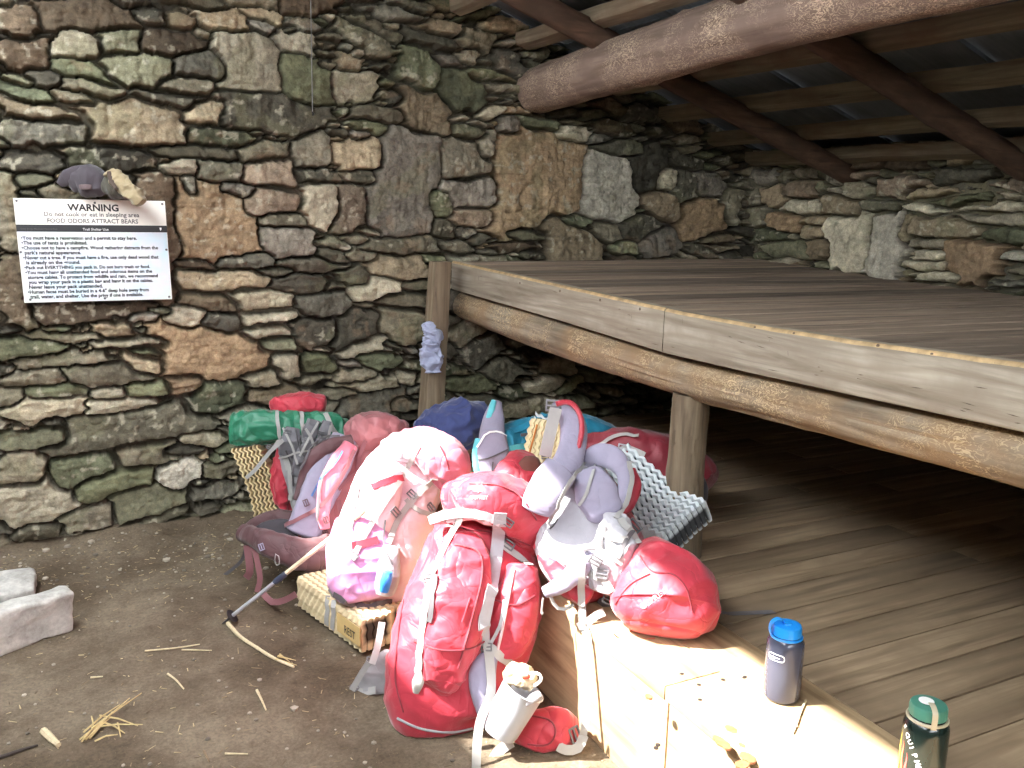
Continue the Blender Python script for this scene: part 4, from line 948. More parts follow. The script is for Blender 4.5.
# ---------- folded navy fleece and teal pack on the platform
nf = loft('fleece_jacket', [(420, 432, 4.22, 12, .06), (436, 428, 4.2, 21, .08), (455, 427, 4.18, 27, .10), (472, 425, 4.2, 24, .09), (481, 432, 4.24, 18, .06)], MNAVY, None, seed=31, wr=.015, ws=9, nu=110, nv=90, cap=.25, sq=2.4, dirv=(1, 1, 1.6))
tag(nf, 'navy blue jacket heaped on the low platform beside the square post', 'jacket')
g4 = empty('backpack', (2.0, 3.62, H0), 'teal backpack lying flat on the low platform behind the others, grey shoulder pads up', 'backpack', 'hikers backpacks in the pile')
loft('body', [(505, 446, 4.05, 18, .10), (530, 440, 4.1, 22, .12), (565, 437, 4.12, 22, .13), (600, 438, 4.15, 14, .10), (617, 440, 4.18, 7, .06)], MTEAL, g4, seed=32, wr=.010, ws=9)
loft('shoulder_strap', [(496, 405, 4.0, 6, .02), (494, 418, 3.98, 10, .025), (492, 432, 3.96, 12, .028), (491, 445, 3.95, 12, .02)], MLAV, g4, seed=33, wr=.002, cap=.5)
loft('strap_edge', [(494, 401, 3.99, 3, .015), (490, 415, 3.975, 4, .02), (485, 432, 3.955, 4, .02)], MTEALL, g4, seed=34, wr=.002, nu=30, nv=24)
loft('shoulder_strap', [(494, 438, 3.72, 13, .03), (492, 450, 3.70, 17, .035), (492, 466, 3.68, 15, .035), (494, 485, 3.66, 12, .03)], MLAV, g4, seed=35, wr=.002, cap=.35)
loft('strap_edge', [(479, 440, 3.71, 4, .02), (476, 456, 3.69, 4, .025), (480, 482, 3.66, 4, .02)], MTEALL, g4, seed=36, wr=.002, nu=30, nv=24)
strap('seam', [(478, 460), (490, 458), (507, 450)], .006, MWEBD, g4, d=3.6)
strap('seam', [(493, 462), (492, 475), (493, 486)], .005, MWEBD, g4, d=3.6)
for pth, w, mt in ([[(478, 448), (486, 434), (500, 432), (508, 440)], .008, MWHITE], [[(512, 432), (530, 424), (545, 415)], .03, MTEAL], [[(520, 436), (540, 432), (555, 436)], .014, MWEBD], [[(512, 450), (528, 446)], .04, MTEALL], [[(583, 420), (590, 432), (596, 442)], .02, MTEAL]):
    strap('strap', pth, w, mt, g4, d=3.85, lift=.008)
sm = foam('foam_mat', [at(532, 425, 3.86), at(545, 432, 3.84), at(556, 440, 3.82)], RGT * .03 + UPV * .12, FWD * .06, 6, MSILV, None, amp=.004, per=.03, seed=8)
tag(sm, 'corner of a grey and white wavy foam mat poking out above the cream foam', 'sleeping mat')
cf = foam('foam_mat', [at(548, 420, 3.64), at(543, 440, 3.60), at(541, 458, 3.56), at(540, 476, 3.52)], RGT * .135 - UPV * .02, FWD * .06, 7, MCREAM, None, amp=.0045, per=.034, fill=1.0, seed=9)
tag(cf, 'cream foam mat with scalloped edge upright between the teal pack and the grey pack', 'sleeping mat')
cord('stitching', [(537, 425), (533, 440), (528, 460)], .004, plain('orange_cord', srgb(196, 120, 50), .7), cf, d=3.5)
rp = loft('stuff_sack', [(525, 458, 3.45, 10, .03), (522, 468, 3.40, 22, .06), (520, 482, 3.36, 28, .08), (518, 496, 3.34, 26, .08)], MRED2, None, seed=37, wr=.006, ws=9)
tag(rp, 'open red sack with brown lining behind the big red pack', 'stuff sack')
loft('lining', [(522, 463, 3.33, 8, .02), (528, 468, 3.32, 13, .025), (536, 477, 3.31, 9, .02)], fabric('brown_lining', srgb(104, 60, 50), .8), rp, seed=38, nu=40, nv=24, wr=.003)

# ---------- dark red pack behind the round post
g6 = empty('backpack', (2.33, 3.1, H0), 'dark red backpack lying behind the round post', 'backpack', 'hikers backpacks in the pile')
loft('body', [(583, 452, 3.72, 16, .08), (605, 452, 3.70, 22, .12), (635, 455, 3.66, 26, .14), (668, 466, 3.62, 28, .14), (692, 478, 3.58, 24, .12), (700, 488, 3.56, 16, .10)], MDRED, g6, seed=41, wr=.008, ws=9)
loft('side_panel', [(697, 480, 3.42, 8, .03), (700, 495, 3.42, 8, .03), (698, 506, 3.42, 6, .03)], MDGREY, g6, seed=42, nu=40, nv=20, wr=.003)
strap('strap', [(600, 446), (610, 438), (625, 434), (640, 438)], .014, MWEB, g6, d=3.5, lift=.015)
strap('strap', [(612, 452), (628, 448), (645, 455)], .02, MWEB, g6, d=3.5)
buckle(624, 449, .05, .2, MLGREY, g6, 3.5)

# ---------- silver-grey folded mat by the round post
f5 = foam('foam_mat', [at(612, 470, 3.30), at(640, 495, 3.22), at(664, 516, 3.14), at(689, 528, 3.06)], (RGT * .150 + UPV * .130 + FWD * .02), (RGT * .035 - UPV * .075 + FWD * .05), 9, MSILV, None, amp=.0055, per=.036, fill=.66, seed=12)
tag(f5, 'silver-grey accordion foam mat leaning between the grey pack and the round post', 'sleeping mat')

# ---------- grey pack lying on its back on the platform edge
g5 = empty('backpack', (1.45, 2.35, H0), 'light grey backpack with red sides lying on the platform edge, padded shoulder straps up', 'backpack', 'hikers backpacks in the pile')
loft('body', [(575, 468, 3.12, 26, .10), (578, 495, 3.06, 40, .13), (584, 525, 2.98, 50, .14), (596, 556, 2.92, 52, .14), (612, 582, 2.88, 46, .12)], MRED, g5, seed=51, wr=.006, ws=8)
loft('back_panel', [(583, 466, 2.95, 22, .03), (583, 492, 2.90, 34, .04), (580, 520, 2.85, 42, .04), (574, 550, 2.80, 38, .04), (580, 578, 2.77, 28, .03)], MLGREY, g5, seed=52, wr=.004, ws=6, nu=90, nv=70)
loft('lumbar_pad', [(590, 478, 2.86, 16, .03), (596, 492, 2.83, 22, .035), (604, 508, 2.81, 20, .03)], MLAV, g5, seed=53, wr=.002, cap=.4)
loft('shoulder_strap', [(556, 410, 3.00, 9, .02), (568, 414, 2.98, 12, .028), (574, 432, 2.95, 14, .03), (570, 455, 2.90, 14, .03), (560, 476, 2.85, 15, .03)], MLAV, g5, seed=54, wr=.002, cap=.4, nu=60, nv=60)
loft('shoulder_strap', [(560, 470, 2.80, 17, .02), (550, 484, 2.77, 18, .024), (541, 500, 2.75, 17, .024), (537, 510, 2.75, 15, .02)], MLAV, g5, seed=55, wr=.002, cap=.15)
cord('piping', [(556, 404, 2.94), (570, 402, 2.94), (580, 414, 2.93), (582, 432, 2.91), (577, 452, 2.89)], .009, MRED, g5)
loft('shoulder_strap', [(586, 461, 2.94, 9, .02), (600, 455, 2.90, 12, .022), (614, 459, 2.87, 12, .022), (624, 472, 2.85, 9, .02), (625, 488, 2.83, 8, .018), (617, 502, 2.81, 8, .018), (604, 513, 2.80, 7, .015)], MLAV, g5, seed=56, wr=.001, cap=.3, nu=50, nv=70)
loft('strap_side', [(632, 470, 2.90, 4, .02), (636, 486, 2.88, 6, .025), (628, 502, 2.86, 8, .025), (614, 514, 2.85, 8, .02)], MRED, g5, seed=57, wr=.002, nu=40, nv=40)
loft('side_panel', [(538, 545, 2.82, 6, .02), (552, 565, 2.78, 10, .03), (568, 584, 2.74, 11, .03), (588, 598, 2.72, 10, .03)], MRED, g5, seed=58, wr=.004)
loft('hip_belt', [(545, 592, 2.70, 5, .015), (562, 584, 2.69, 8, .02), (578, 570, 2.69, 10, .022), (588, 552, 2.70, 9, .02)], MLAV, g5, seed=59, wr=.002, nu=50, nv=40)
loft('frame_panel', [(618, 516, 2.76, 12, .02), (616, 540, 2.72, 17, .03), (608, 562, 2.70, 20, .03), (600, 588, 2.69, 18, .03)], MLGREY, g5, seed=60, wr=.012, ws=12, nu=80, nv=60)
ld5 = loft('lid', [(652, 543, 2.74, 9, .04), (655, 556, 2.71, 24, .08), (660, 574, 2.68, 40, .11), (664, 592, 2.65, 49, .12), (664, 608, 2.63, 51, .12), (663, 620, 2.61, 47, .10), (662, 629, 2.60, 40, .07)], MRED2, g5, seed=64, wr=.008, ws=6.5, nu=120, nv=100, cap=.12, sq=2.3)
cord('seam', [(640, 556), (652, 572), (672, 574), (686, 588), (692, 612)], .0025, MDRED, g5, d=2.6)
cord('seam', [(616, 604), (630, 585), (650, 574)], .0025, MDRED, g5, d=2.6)
for pth, w, mt in ([[(556, 408, 2.93), (552, 425, 2.93), (548, 442, 2.93), (545, 456, 2.94)], .040, MWEB], [[(585, 462), (572, 478), (560, 500), (548, 525)], .012, MWEB], [[(596, 464), (588, 490), (580, 505)], .01, MWEB], [[(628, 462), (632, 480), (624, 505), (616, 520)], .016, MWEB],
                   [[(582, 560), (581, 580), (582, 605)], .022, MWEB], [[(620, 520), (630, 532), (640, 545)], .022, MWEB], [[(600, 530), (612, 538), (628, 540)], .020, MWEB], [[(596, 552), (610, 556), (622, 562)], .024, MWEB], [[(590, 572), (604, 580), (612, 592)], .022, MWEB],
                   [[(607, 528), (602, 540), (603, 552)], .007, MWEBD], [[(583, 552), (596, 550), (612, 556)], .007, MWEBD], [[(598, 598), (606, 606), (612, 612)], .02, MWEBD], [[(550, 530), (558, 520)], .004, MWEBD], [[(560, 560), (568, 566), (572, 558)], .004, MWEBD], [[(632, 530), (624, 545), (618, 560)], .014, MWEBD]):
    strap('strap', pth, w, mt, g5, d=2.75, lift=.006)
strap('strap', [(582, 600, 2.70), (583, 625, 2.68), (588, 640, 2.66), (587, 680, 2.65), (585, 720, 2.64), (583, 738, 2.64)], .022, MWEB, g5, wave=.001)
strap('strap', [(604, 612, 2.70), (592, 618, 2.68), (584, 628, 2.67), (580, 622, 2.67)], .024, MWEB, g5)
strap('strap', [(584, 735, 2.64), (578, 748, 2.63), (566, 750, 2.62), (558, 746, 2.62)], .028, MWEB, g5)
strap('strap', [(550, 595, 2.72), (556, 607, 2.72), (566, 609, 2.72), (574, 604, 2.72)], .010, MWEB, g5)
cord('hook', [(543, 598, 2.72), (542, 606, 2.72), (541, 618, 2.72), (543, 612, 2.72)], .003, MWEB, g5)
for q in ((633, 527, .05, .9), (602, 574, .04, .2), (608, 600, .035, .4), (554, 406, .055, .1), (596, 560, .04, .5), (545, 457, .03, 0)): buckle(*q, MBUC, g5, 2.72)
mb = MB()
for q in ((590, 608), (597, 614), (586, 616), (600, 622)):
    p, nn, _ = surf(q[0], q[1], 2.68); p = at(q[0], q[1], 2.68); mb.box(p, RGT * .012, UPV * .014, -FWD * .008, bev=.002)
decal('logo', 'OSPREY', 655, 601, 30, -.62, MPINK, g5, 2.6, hs=.9)
cord('drawcord', [(614, 634, 2.60), (622, 640, 2.60), (640, 640, 2.60), (655, 638, 2.60)], .002, plain('orange_cord', srgb(196, 90, 70), .6), g5)
buckle(622, 644, .012, .2, MBUC, g5, 2.59)

# ---------- the big red pack in front
g7 = empty('backpack', (1.05, 2.42, 0.0), 'big red backpack standing on the dirt in front of all the others', 'backpack', 'hikers backpacks in the pile')
loft('body', [(494, 508, 3.00, 42, .10), (488, 535, 2.97, 52, .13), (480, 565, 2.94, 60, .15), (474, 600, 2.91, 67, .16), (462, 640, 2.88, 68, .17), (450, 675, 2.86, 64, .17), (444, 704, 2.85, 56, .15), (448, 722, 2.85, 44, .12)], MRED, g7, seed=71, wr=.007, ws=7, nu=130, nv=120, sq=2.5, crease=[(.12, .02, .012)])
loft('lid', [(452, 500, 2.92, 14, .06), (470, 498, 2.90, 20, .10), (492, 500, 2.88, 24, .13), (514, 508, 2.90, 26, .13), (528, 522, 2.92, 23, .11), (533, 540, 2.95, 14, .08)], MRED2, g7, seed=72, wr=.008, ws=8, nu=110, nv=90, cap=.3)
loft('front_pocket', [(462, 540, 2.80, 20, .03), (462, 565, 2.76, 30, .05), (458, 600, 2.72, 32, .06), (450, 640, 2.70, 30, .06), (442, 672, 2.70, 25, .05), (438, 684, 2.71, 18, .03)], MRED2, g7, seed=73, wr=.006, ws=9, nu=100, nv=90, cap=.3)
loft('side_pocket', [(522, 568, 2.80, 14, .04), (518, 595, 2.77, 20, .05), (512, 625, 2.75, 22, .05), (508, 652, 2.76, 16, .04)], MRED2, g7, seed=74, wr=.007, ws=9)
loft('side_panel', [(492, 650, 2.73, 8, .02), (482, 675, 2.70, 14, .025), (484, 700, 2.70, 12, .025), (490, 722, 2.71, 8, .02)], MLAV, g7, seed=75, wr=.003)
loft('top_flap', [(432, 520, 2.84, 5, .012), (470, 514, 2.775, 6, .014), (498, 520, 2.775, 6, .012)], MPINK, g7, seed=76, wr=.004)
# hip fins
loft('hip_fin', [(392, 655, 2.98, 10, .02), (382, 672, 2.98, 16, .028), (372, 685, 2.98, 17, .025), (360, 690, 3.0, 9, .02)], MGREY, g7, seed=77, wr=.004, cap=.2)
loft('hip_fin', [(520, 728, 2.70, 14, .04), (540, 730, 2.68, 20, .05), (558, 729, 2.68, 20, .05), (572, 730, 2.70, 15, .035)], MRED2, g7, seed=78, wr=.004, ws=10, cap=.2)
cord('piping', [(530, 716), (550, 720), (556, 732), (548, 745), (528, 744)], .003, MDRED, g7, d=2.6)
cord('seam', [(398, 718), (420, 728), (450, 732), (472, 728)], .004, MGREY, g7, d=2.7)
cord('zipper', [(455, 545), (478, 552), (482, 575), (474, 610), (466, 640), (458, 668)], .0035, MDRED, g7, d=2.7)
cord('zipper', [(514, 570), (508, 600), (502, 630), (498, 650)], .005, MPINK, g7, d=2.7)
cord('zipper_pull', [(470, 598), (466, 610), (462, 622)], .003, MRED, g7, d=2.65)
for pth, w, mt in ([[(430, 520), (452, 514), (478, 514), (500, 522)], .026, MPINK], [[(500, 512), (498, 540), (494, 570), (489, 600), (484, 622), (483, 645)], .040, MLGREY], [[(462, 515), (448, 540), (436, 566), (430, 582)], .020, MWEB], [[(430, 580), (425, 610), (421, 640), (419, 670), (417, 690)], .024, MWEB], [[(436, 575), (432, 600), (430, 622)], .016, MWEBD],
                   [[(502, 545), (518, 556), (530, 566)], .022, MWEB], [[(487, 640), (490, 665), (491, 690), (486, 710)], .028, MWEB], [[(488, 646), (508, 662), (528, 682)], .026, MWEB], [[(505, 600), (500, 625), (490, 645)], .010, MLGREY]):
    strap('strap', pth, w, mt, g7, d=2.7, lift=.006)
loft('strap_loop', [(419, 672, 2.60, 3, .008), (418, 682, 2.59, 6, .012), (416, 692, 2.60, 3, .008)], MWEB, g7, nu=24, nv=16, wr=.001, register=False)
strap('strap', [(487, 704, 2.60), (480, 722, 2.59), (477, 745, 2.58), (476, 775, 2.57)], .026, MWEB, g7, wave=.001)
strap('strap', [(512, 742, 2.66), (500, 750, 2.64), (492, 762, 2.62), (488, 775, 2.60)], .03, MWEB, g7)
strap('strap', [(382, 622, 2.94), (378, 645, 2.92), (372, 664, 2.90)], .022, MWEB, g7)
strap('strap', [(369, 662, 2.92), (360, 676, 2.94), (352, 690, 2.96)], .020, MWEB, g7)
strap('strap', [(376, 690, 2.94), (360, 692, 2.97), (345, 690, 3.0), (325, 688, 3.05)], .024, MWEB, g7)
for q in ((372, 661, .035, .1), (355, 688, .03, 1.0), (430, 578, .035, 0), (508, 545, .04, .6), (508, 522, .035, .6), (487, 648, .035, 0), (574, 735, .05, 1.3)): buckle(*q, MBUC, g7, 2.7)
cord('seam', [(446, 522), (470, 530), (500, 533), (530, 545)], .003, MDRED, g7, d=2.75)  # dark seam cord, also standing in for the shadow between lid and body
cord('seam', [(470, 470 + 14), (500, 486), (524, 500), (536, 520)], .0025, MDRED, g7, d=2.75)
cord('seam', [(414, 640), (440, 650), (470, 648), (486, 640)], .003, MDRED, g7, d=2.7)
cord('seam', [(404, 600), (398, 640), (396, 680), (404, 712)], .0025, MDRED, g7, d=2.8)
cord('seam', [(496, 600), (515, 606), (534, 596)], .003, MDRED, g7, d=2.75)
decal('logo', 'OSPREY', 479, 499, 18, .0, MWHITE, g7, 2.75)
# emblem above the lettering
p, nn, _ = surf(479, 491, 2.78); mb = MB(); u_ = RGT; v_ = UPV
mb.add([p + nn * .005 + u_ * a_ * .006 + v_ * b_ * .006 for a_, b_ in ((-2.4, -.6), (-1.0, .4), (0, 1.5), (1.0, .4), (2.4, -.6), (.8, -.3), (0, -.9), (-.8, -.3))], [tuple(range(8))]); mb.build('logo', MWHITE, g7, False)

# pot hanging from the big pack
MPOT = plain('pale_grey_pot', srgb(176, 178, 186), .35, 0.1, var=.05)
bp_ = at(498, 733, 2.62); ax = (at(527, 682, 2.60) - bp_).normalized()
mb = MB(); mb.lathe(bp_, ax, [(0, 0), (.040, 0), (.052, .006), (.056, .02), (.060, .10), (.062, .150), (.066, .156), (.062, .158), (.058, .150), (.050, .03), (0, .03)], 40)
pot = mb.build('cooking_pot', MPOT); reg(pot); tag(pot, 'pale grey pot hanging at the right side of the big red pack', 'pot')
tp_ = bp_ + ax * .15
cord('handle', [(522, 676, 2.56), (532, 672, 2.55), (541, 674, 2.55), (542, 681, 2.55), (534, 686, 2.55)], .0045, MWHITE, pot)
lf = loft('contents', [(508, 677, 2.61, 5, .03), (520, 676, 2.60, 9, .03), (532, 684, 2.60, 7, .03)], plain('food_bag', srgb(206, 190, 160), .4), pot, nu=40, nv=30, wr=.010, ws=22)
loft('ring', [(523, 677, 2.555, 2.5, .008), (529, 676, 2.55, 2.5, .008)], plain('red_tab', srgb(214, 60, 40), .5), pot, nu=20, nv=10, wr=.0, register=False)
loft('rim_fold', [(526, 704, 2.56, 3, .010), (534, 698, 2.555, 4, .012), (540, 694, 2.56, 3, .010)], MLGREY, pot, nu=24, nv=16, wr=.004, register=False)

# trekking pole
p0 = onz(222, 624, 0.006); p1 = at(352, 521, 3.33)
tpn = empty('trekking_pole', tuple(p0), 'cream and silver trekking pole leaning on the packs, tip on the dirt', 'trekking pole')
dv = (p1 - p0).normalized(); LL = (p1 - p0).length
mb = MB(); mb.tube([p0 + dv * .0, p0 + dv * .05], [.003, .006], 10); mb.build('tip', plain('dark_tip', srgb(50, 50, 54), .4), tpn)
mb = MB(); mb.tube([p0 + dv * .05, p0 + dv * .27], .0075, 14); mb.build('lower_shaft', plain('silver_shaft', srgb(206, 208, 216), .3, .5), tpn)
mb = MB(); mb.tube([p0 + dv * .265, p0 + dv * .275, p0 + dv * .315, p0 + dv * .325], [.009, .012, .012, .009], 14); mb.build('lock_collar', plain('blue_grey_collar', srgb(60, 66, 84), .4), tpn)
mb = MB(); mb.tube([p0 + dv * .32, p1 + dv * .06], .0085, 14); mb.build('upper_shaft', plain('cream_shaft', srgb(222, 208, 176), .4), tpn)
mb = MB(); mb.lathe(p0 + dv * .045, dv, [(.006, 0), (.026, .004), (.028, .008), (.006, .012)], 14); mb.build('basket', MBLK, tpn)
# ------------------------------------------------------------------ sign, caps, bandana, cable
YS = TW - 0.052
c4 = [onY(*q, YS) for q in ((13, 198), (167, 201.5), (172, 299), (27, 303))]
sg = empty('warning_sign', tuple((c4[0] + c4[2]) / 2), 'white warning sign with black band fixed to the stone wall', 'sign')
O_ = c4[0]; EX = (c4[1] - c4[0] + c4[2] - c4[3]) / 2; EY = (c4[3] - c4[0] + c4[2] - c4[1]) / 2
def sp(u, v, out=0.0): return O_ + EX * u + EY * v + Vector((0, -out, 0))
def quadbox(u0, v0, u1, v1, z0, z1):
    a = [sp(u0, v1, z0), sp(u1, v1, z0), sp(u1, v0, z0), sp(u0, v0, z0), sp(u0, v1, z1), sp(u1, v1, z1), sp(u1, v0, z1), sp(u0, v0, z1)]
    return a, [(3, 2, 1, 0), (4, 5, 6, 7), (0, 1, 5, 4), (1, 2, 6, 5), (2, 3, 7, 6), (3, 0, 4, 7)]
mb = MB(); mb.add(*quadbox(0, 0, 1, 1, -.004, .004)); mb.build('panel', plain('white_enamel', srgb(240, 236, 228), .35, var=.03), sg, False)
m, nt, b = newmat('printed_panel'); v = coords(nt); n1 = noise_tex(nt, 5, v, 3)
nt.links.new(ramp(nt, n1, [(0.35, srgb(206, 226, 214)), (0.5, srgb(214, 216, 226)), (0.65, srgb(196, 220, 232))]), b.inputs['Base Color']); b.inputs['Roughness'].default_value = 0.35
mb = MB(); mb.add(*quadbox(.004, .315, .996, .996, .004, .0046)); mb.build('rules_panel', m, sg, False)
MINK = plain('black_ink', srgb(34, 34, 38), .5, var=.02); MINK2 = plain('grey_ink', srgb(84, 82, 84), .5, var=.02)
mb = MB(); mb.add(*quadbox(0, .247, 1, .315, .004, .0052)); mb.build('band', MINK, sg, False)
def sign_line(s, u0, u1, vb, mat, name='lettering', off=0.012, hs=1.0, out=.0060):
    V_, F_, W_ = text_geo(s, off); wm = EX.length * (u1 - u0); k = wm / W_; ey = EY.normalized()
    return obj(name, [sp(u0, vb, out) + EX * ((u1 - u0) * q.x / W_) - ey * (q.y * k * hs) for q in V_], F_, mat, sg, False)
def X_(x, y): return (x - (70 + 48 * (y - 198) / 530)) / 787
def Y_(y): return (y - 200) / 513
sign_line('WARNING', X_(340, 255), X_(607, 255), Y_(256), MINK, off=.03, hs=.98)
sign_line('Do not cook or eat in sleeping area', X_(222, 285), X_(718, 285), Y_(284), MINK2, off=.016, hs=1.0)
sign_line('FOOD ODORS ATTRACT BEARS', X_(238, 317), X_(712, 317), Y_(317), MINK2, off=.016, hs=1.05)
sign_line('Trail Shelter Use', X_(418, 350), X_(552, 350), Y_(354), MWHITE, off=0, hs=1)
sign_line('Great Smoky Mountains National Park', X_(104, 350), X_(288, 350), Y_(351), MINK2, off=0, hs=1)
for i, (s, x0, x1) in enumerate([('\u2022You must have a reservation and a permit to stay here.', 105, 705), ('\u2022The use of tents is prohibited.', 108, 442), ('\u2022Choose not to have a campfire. Wood gathering detracts from the', 108, 822), ("park's natural appearance.", 123, 410),
        ('\u2022Never cut a tree. If you must have a fire, use only dead wood that', 115, 825), ('is already on the ground.', 130, 405), ('\u2022Pack out EVERYTHING you pack in. Do not burn trash or food.', 120, 778), ('\u2022You must hang all unattended food and odorous items on the', 125, 790),
        ('storage cables. To protect from wildlife and rain, we recommend', 137, 822), ('you wrap your pack in a plastic bag and hang it on the cables.', 140, 795), ('Never leave your pack unattended.', 142, 522), ('\u2022Human feces must be buried in a 4-6" deep hole away from', 135, 773), ('trail, water, and shelter. Use the privy if one is available.', 147, 742)]):
    y = 400 + 24.35 * i; sign_line(s, X_(x0, y), X_(x1, y), Y_(y), MINK, off=.030, hs=1.05)
mb = MB(); c_ = sp(.955, .281, .006)
mb.add([c_ + Vector((a * .004, 0, b_ * .006)) for a, b_ in ((-1, 1), (1, 1), (1, 0), (0, -1.4), (-1, 0))], [(0, 1, 2, 3, 4)]); mb.build('emblem', MWHITE, sg, False)
for (u, v_) in ((.02, .025), (.98, .03), (.52, .03), (.985, .49), (.98, .975), (.53, .975), (.04, .97), (.012, .51)):
    mb = MB(); mb.lathe(sp(u, v_, .004), (0, -1, 0), [(.005, 0), (.005, .002), (.002, .0035), (0, .0035)], 12); mb.build('screw', MBUC, sg)

MCAP = fabric('grey_cap_cloth', srgb(68, 61, 68), .8, fold=.2); MCAPT = fabric('tan_bag_cloth', srgb(150, 134, 104), .8, fold=.4)
hd = depth(onY(90, 185, YS - .05))
h1 = empty('cap', tuple(onY(86, 198, YS - .05)), 'grey-purple baseball cap sitting on top of the warning sign', 'cap')
loft('crown', [(76, 183, hd, 10, .05), (82, 181, hd, 15, .06), (92, 182, hd, 16, .065), (100, 184, hd, 12, .05)], MCAP, h1, seed=81, wr=.004, ws=14, cap=.4, nu=50, nv=40)
loft('brim', [(61, 184, hd - .03, 4, .012), (67, 178, hd - .04, 7, .014), (76, 172, hd - .04, 6, .014), (84, 170, hd - .02, 4, .012)], MCAP, h1, seed=82, wr=.002, nu=40, nv=30)
loft('patch', [(80, 187, hd - .066, 2.4, .004), (86, 187, hd - .07, 2.8, .004), (91, 187, hd - .066, 2.4, .004)], fabric('pinkish_patch', srgb(96, 80, 82), .8), h1, nu=20, nv=10, wr=0, register=False)
h2 = empty('cap', tuple(onY(116, 198, YS - .05)), 'olive grey cap beside the purple cap, topped by a tan cloth', 'cap')
loft('crown', [(107, 187, hd, 7, .04), (113, 186, hd, 12, .055), (121, 188, hd, 11, .05), (127, 192, hd, 7, .04)], fabric('olive_cap_cloth', srgb(70, 66, 56), .8), h2, seed=83, wr=.004, ws=14, cap=.4, nu=50, nv=40)
tb_ = loft('cloth_pouch', [(108, 173, hd - .05, 5, .02), (117, 178, hd - .06, 9, .025), (126, 187, hd - .065, 8, .022), (134, 194, hd - .07, 6, .02), (141, 203, hd - .07, 4, .014)], MCAPT, None, seed=84, wr=.008, ws=18, nu=60, nv=60)
tag(tb_, 'crumpled tan cloth pouch draped over the olive cap and the sign edge', 'pouch')
loft('brim', [(109, 172, hd - .075, 2, .006), (111, 180, hd - .08, 2.4, .006), (116, 189, hd - .085, 2, .006)], fabric('dark_hem', srgb(70, 54, 46), .8), tb_, nu=16, nv=20, wr=.001, register=False)

# bandana knotted on the square post
MBAN = fabric('pale_blue_bandana', srgb(160, 166, 192), .8, fold=.6)
bd_ = empty('bandana', tuple(at(432, 345, 4.55)), 'pale blue bandana knotted round the square post', 'bandana')
dpt = depth(Vector((1.70, 4.2, .9))) - .055
loft('wrap', [(425, 341, dpt, 6, .02), (434, 338, dpt - .02, 8, .03), (441, 336, dpt, 6, .02)], MBAN, bd_, seed=85, wr=.008, ws=22, nu=40, nv=30)
loft('tail', [(434, 342, dpt - .02, 8, .02), (431, 357, dpt - .03, 10, .025), (432, 371, dpt - .02, 8, .015)], MBAN, bd_, seed=86, wr=.014, ws=20, nu=50, nv=40)
loft('knot', [(427, 324, dpt - .02, 5, .02), (429, 331, dpt - .03, 6, .028), (430, 338, dpt - .03, 5, .022)], MBAN, bd_, seed=87, wr=.010, ws=30, nu=40, nv=30)

# thin cable hanging down the wall
mb = MB(); q0 = onY(310.5, -14, TW - .06); q1 = onY(312.5, 112, TW - .055)
mb.tube([q0.lerp(q1, i / 8) for i in range(9)], .0022, 6); cb = mb.build('cable', plain('steel_cable', srgb(120, 118, 116), .4, .6)); tag(cb, 'thin steel cable hanging down the stone wall right of the sign', 'cable')
mb = MB(); mb.tube([q1 + Vector((0, 0, .0)), q1 + Vector((.004, -.004, -.008)), q1 + Vector((0, 0, -.016))], [.005, .006, .004], 8); mb.build('ferrule', MBLK, cb)

# ------------------------------------------------------------------ bottles
bb = onz(787.5, 708, H0); B1 = empty('water_bottle', (bb.x + .02, bb.y + .045, H0 + .001), 'smoke-grey clear water bottle with blue cap standing on the low platform', 'water bottle', 'water bottles on the low platform')
c0 = Vector(B1.location); Zv = Vector((0, 0, 1))
m, nt, b = newmat('smoke_tritan'); b.inputs['Base Color'].default_value = (*srgb(84, 88, 108), 1); b.inputs['Roughness'].default_value = .12
b.inputs['Transmission Weight'].default_value = .35; b.inputs['IOR'].default_value = 1.25; b.inputs['Coat Weight'].default_value = .4
R_ = .0465
mb = MB(); mb.lathe(c0, Zv, [(0, .0), (.036, 0), (.042, .004), (R_, .012), (R_, .150), (R_ - .001, .158), (.039, .168), (.0345, .174), (.0345, .188), (.0315, .188), (.0315, .173), (.036, .165), (R_ - .004, .156), (R_ - .003, .014), (.038, .006), (0, .006)], 56); mb.build('body', m, B1)
m, nt, b = newmat('water'); b.inputs['Base Color'].default_value = (*srgb(150, 160, 200), 1); b.inputs['Roughness'].default_value = .02; b.inputs['Transmission Weight'].default_value = .9; b.inputs['IOR'].default_value = 1.33
mb = MB(); mb.lathe(c0, Zv, [(0, .007), (.037, .007), (.0405, .015), (.0405, .046), (0, .046)], 48); mb.build('water', m, B1)
def cap(c, r, z0, h, mat, parent):
    mb = MB(); n = 72; prof = [(r, 0), (r, h * .75), (r * .95, h * .95), (r * .84, h), (r * .3, h), (r * .25, h + .003), (0, h + .004)]
    vs_ = []; fs_ = []
    for i, (rr, hh) in enumerate(prof):
        for k in range(n):
            a = 2 * math.pi * k / n; q = rr * (1 + (.018 if (k // 2) % 2 and i < 2 else 0)); vs_.append(c + Vector((q * math.cos(a), q * math.sin(a), z0 + hh)))
    for i in range(len(prof) - 1):
        for k in range(n): l = (k + 1) % n; fs_.append((i * n + k, i * n + l, (i + 1) * n + l, (i + 1) * n + k))
    mb.add(vs_, fs_); return mb.build('cap', mat, parent)
cp = cap(c0, .036, .176, .026, MBLUE, B1)
mb = MB(); mb.tube([c0 + Vector((.0375 * math.cos(a * .2618), .0375 * math.sin(a * .2618), .171)) for a in range(24)], .0035, 8, closed=True); mb.build('neck_ring', MBLUE, B1)
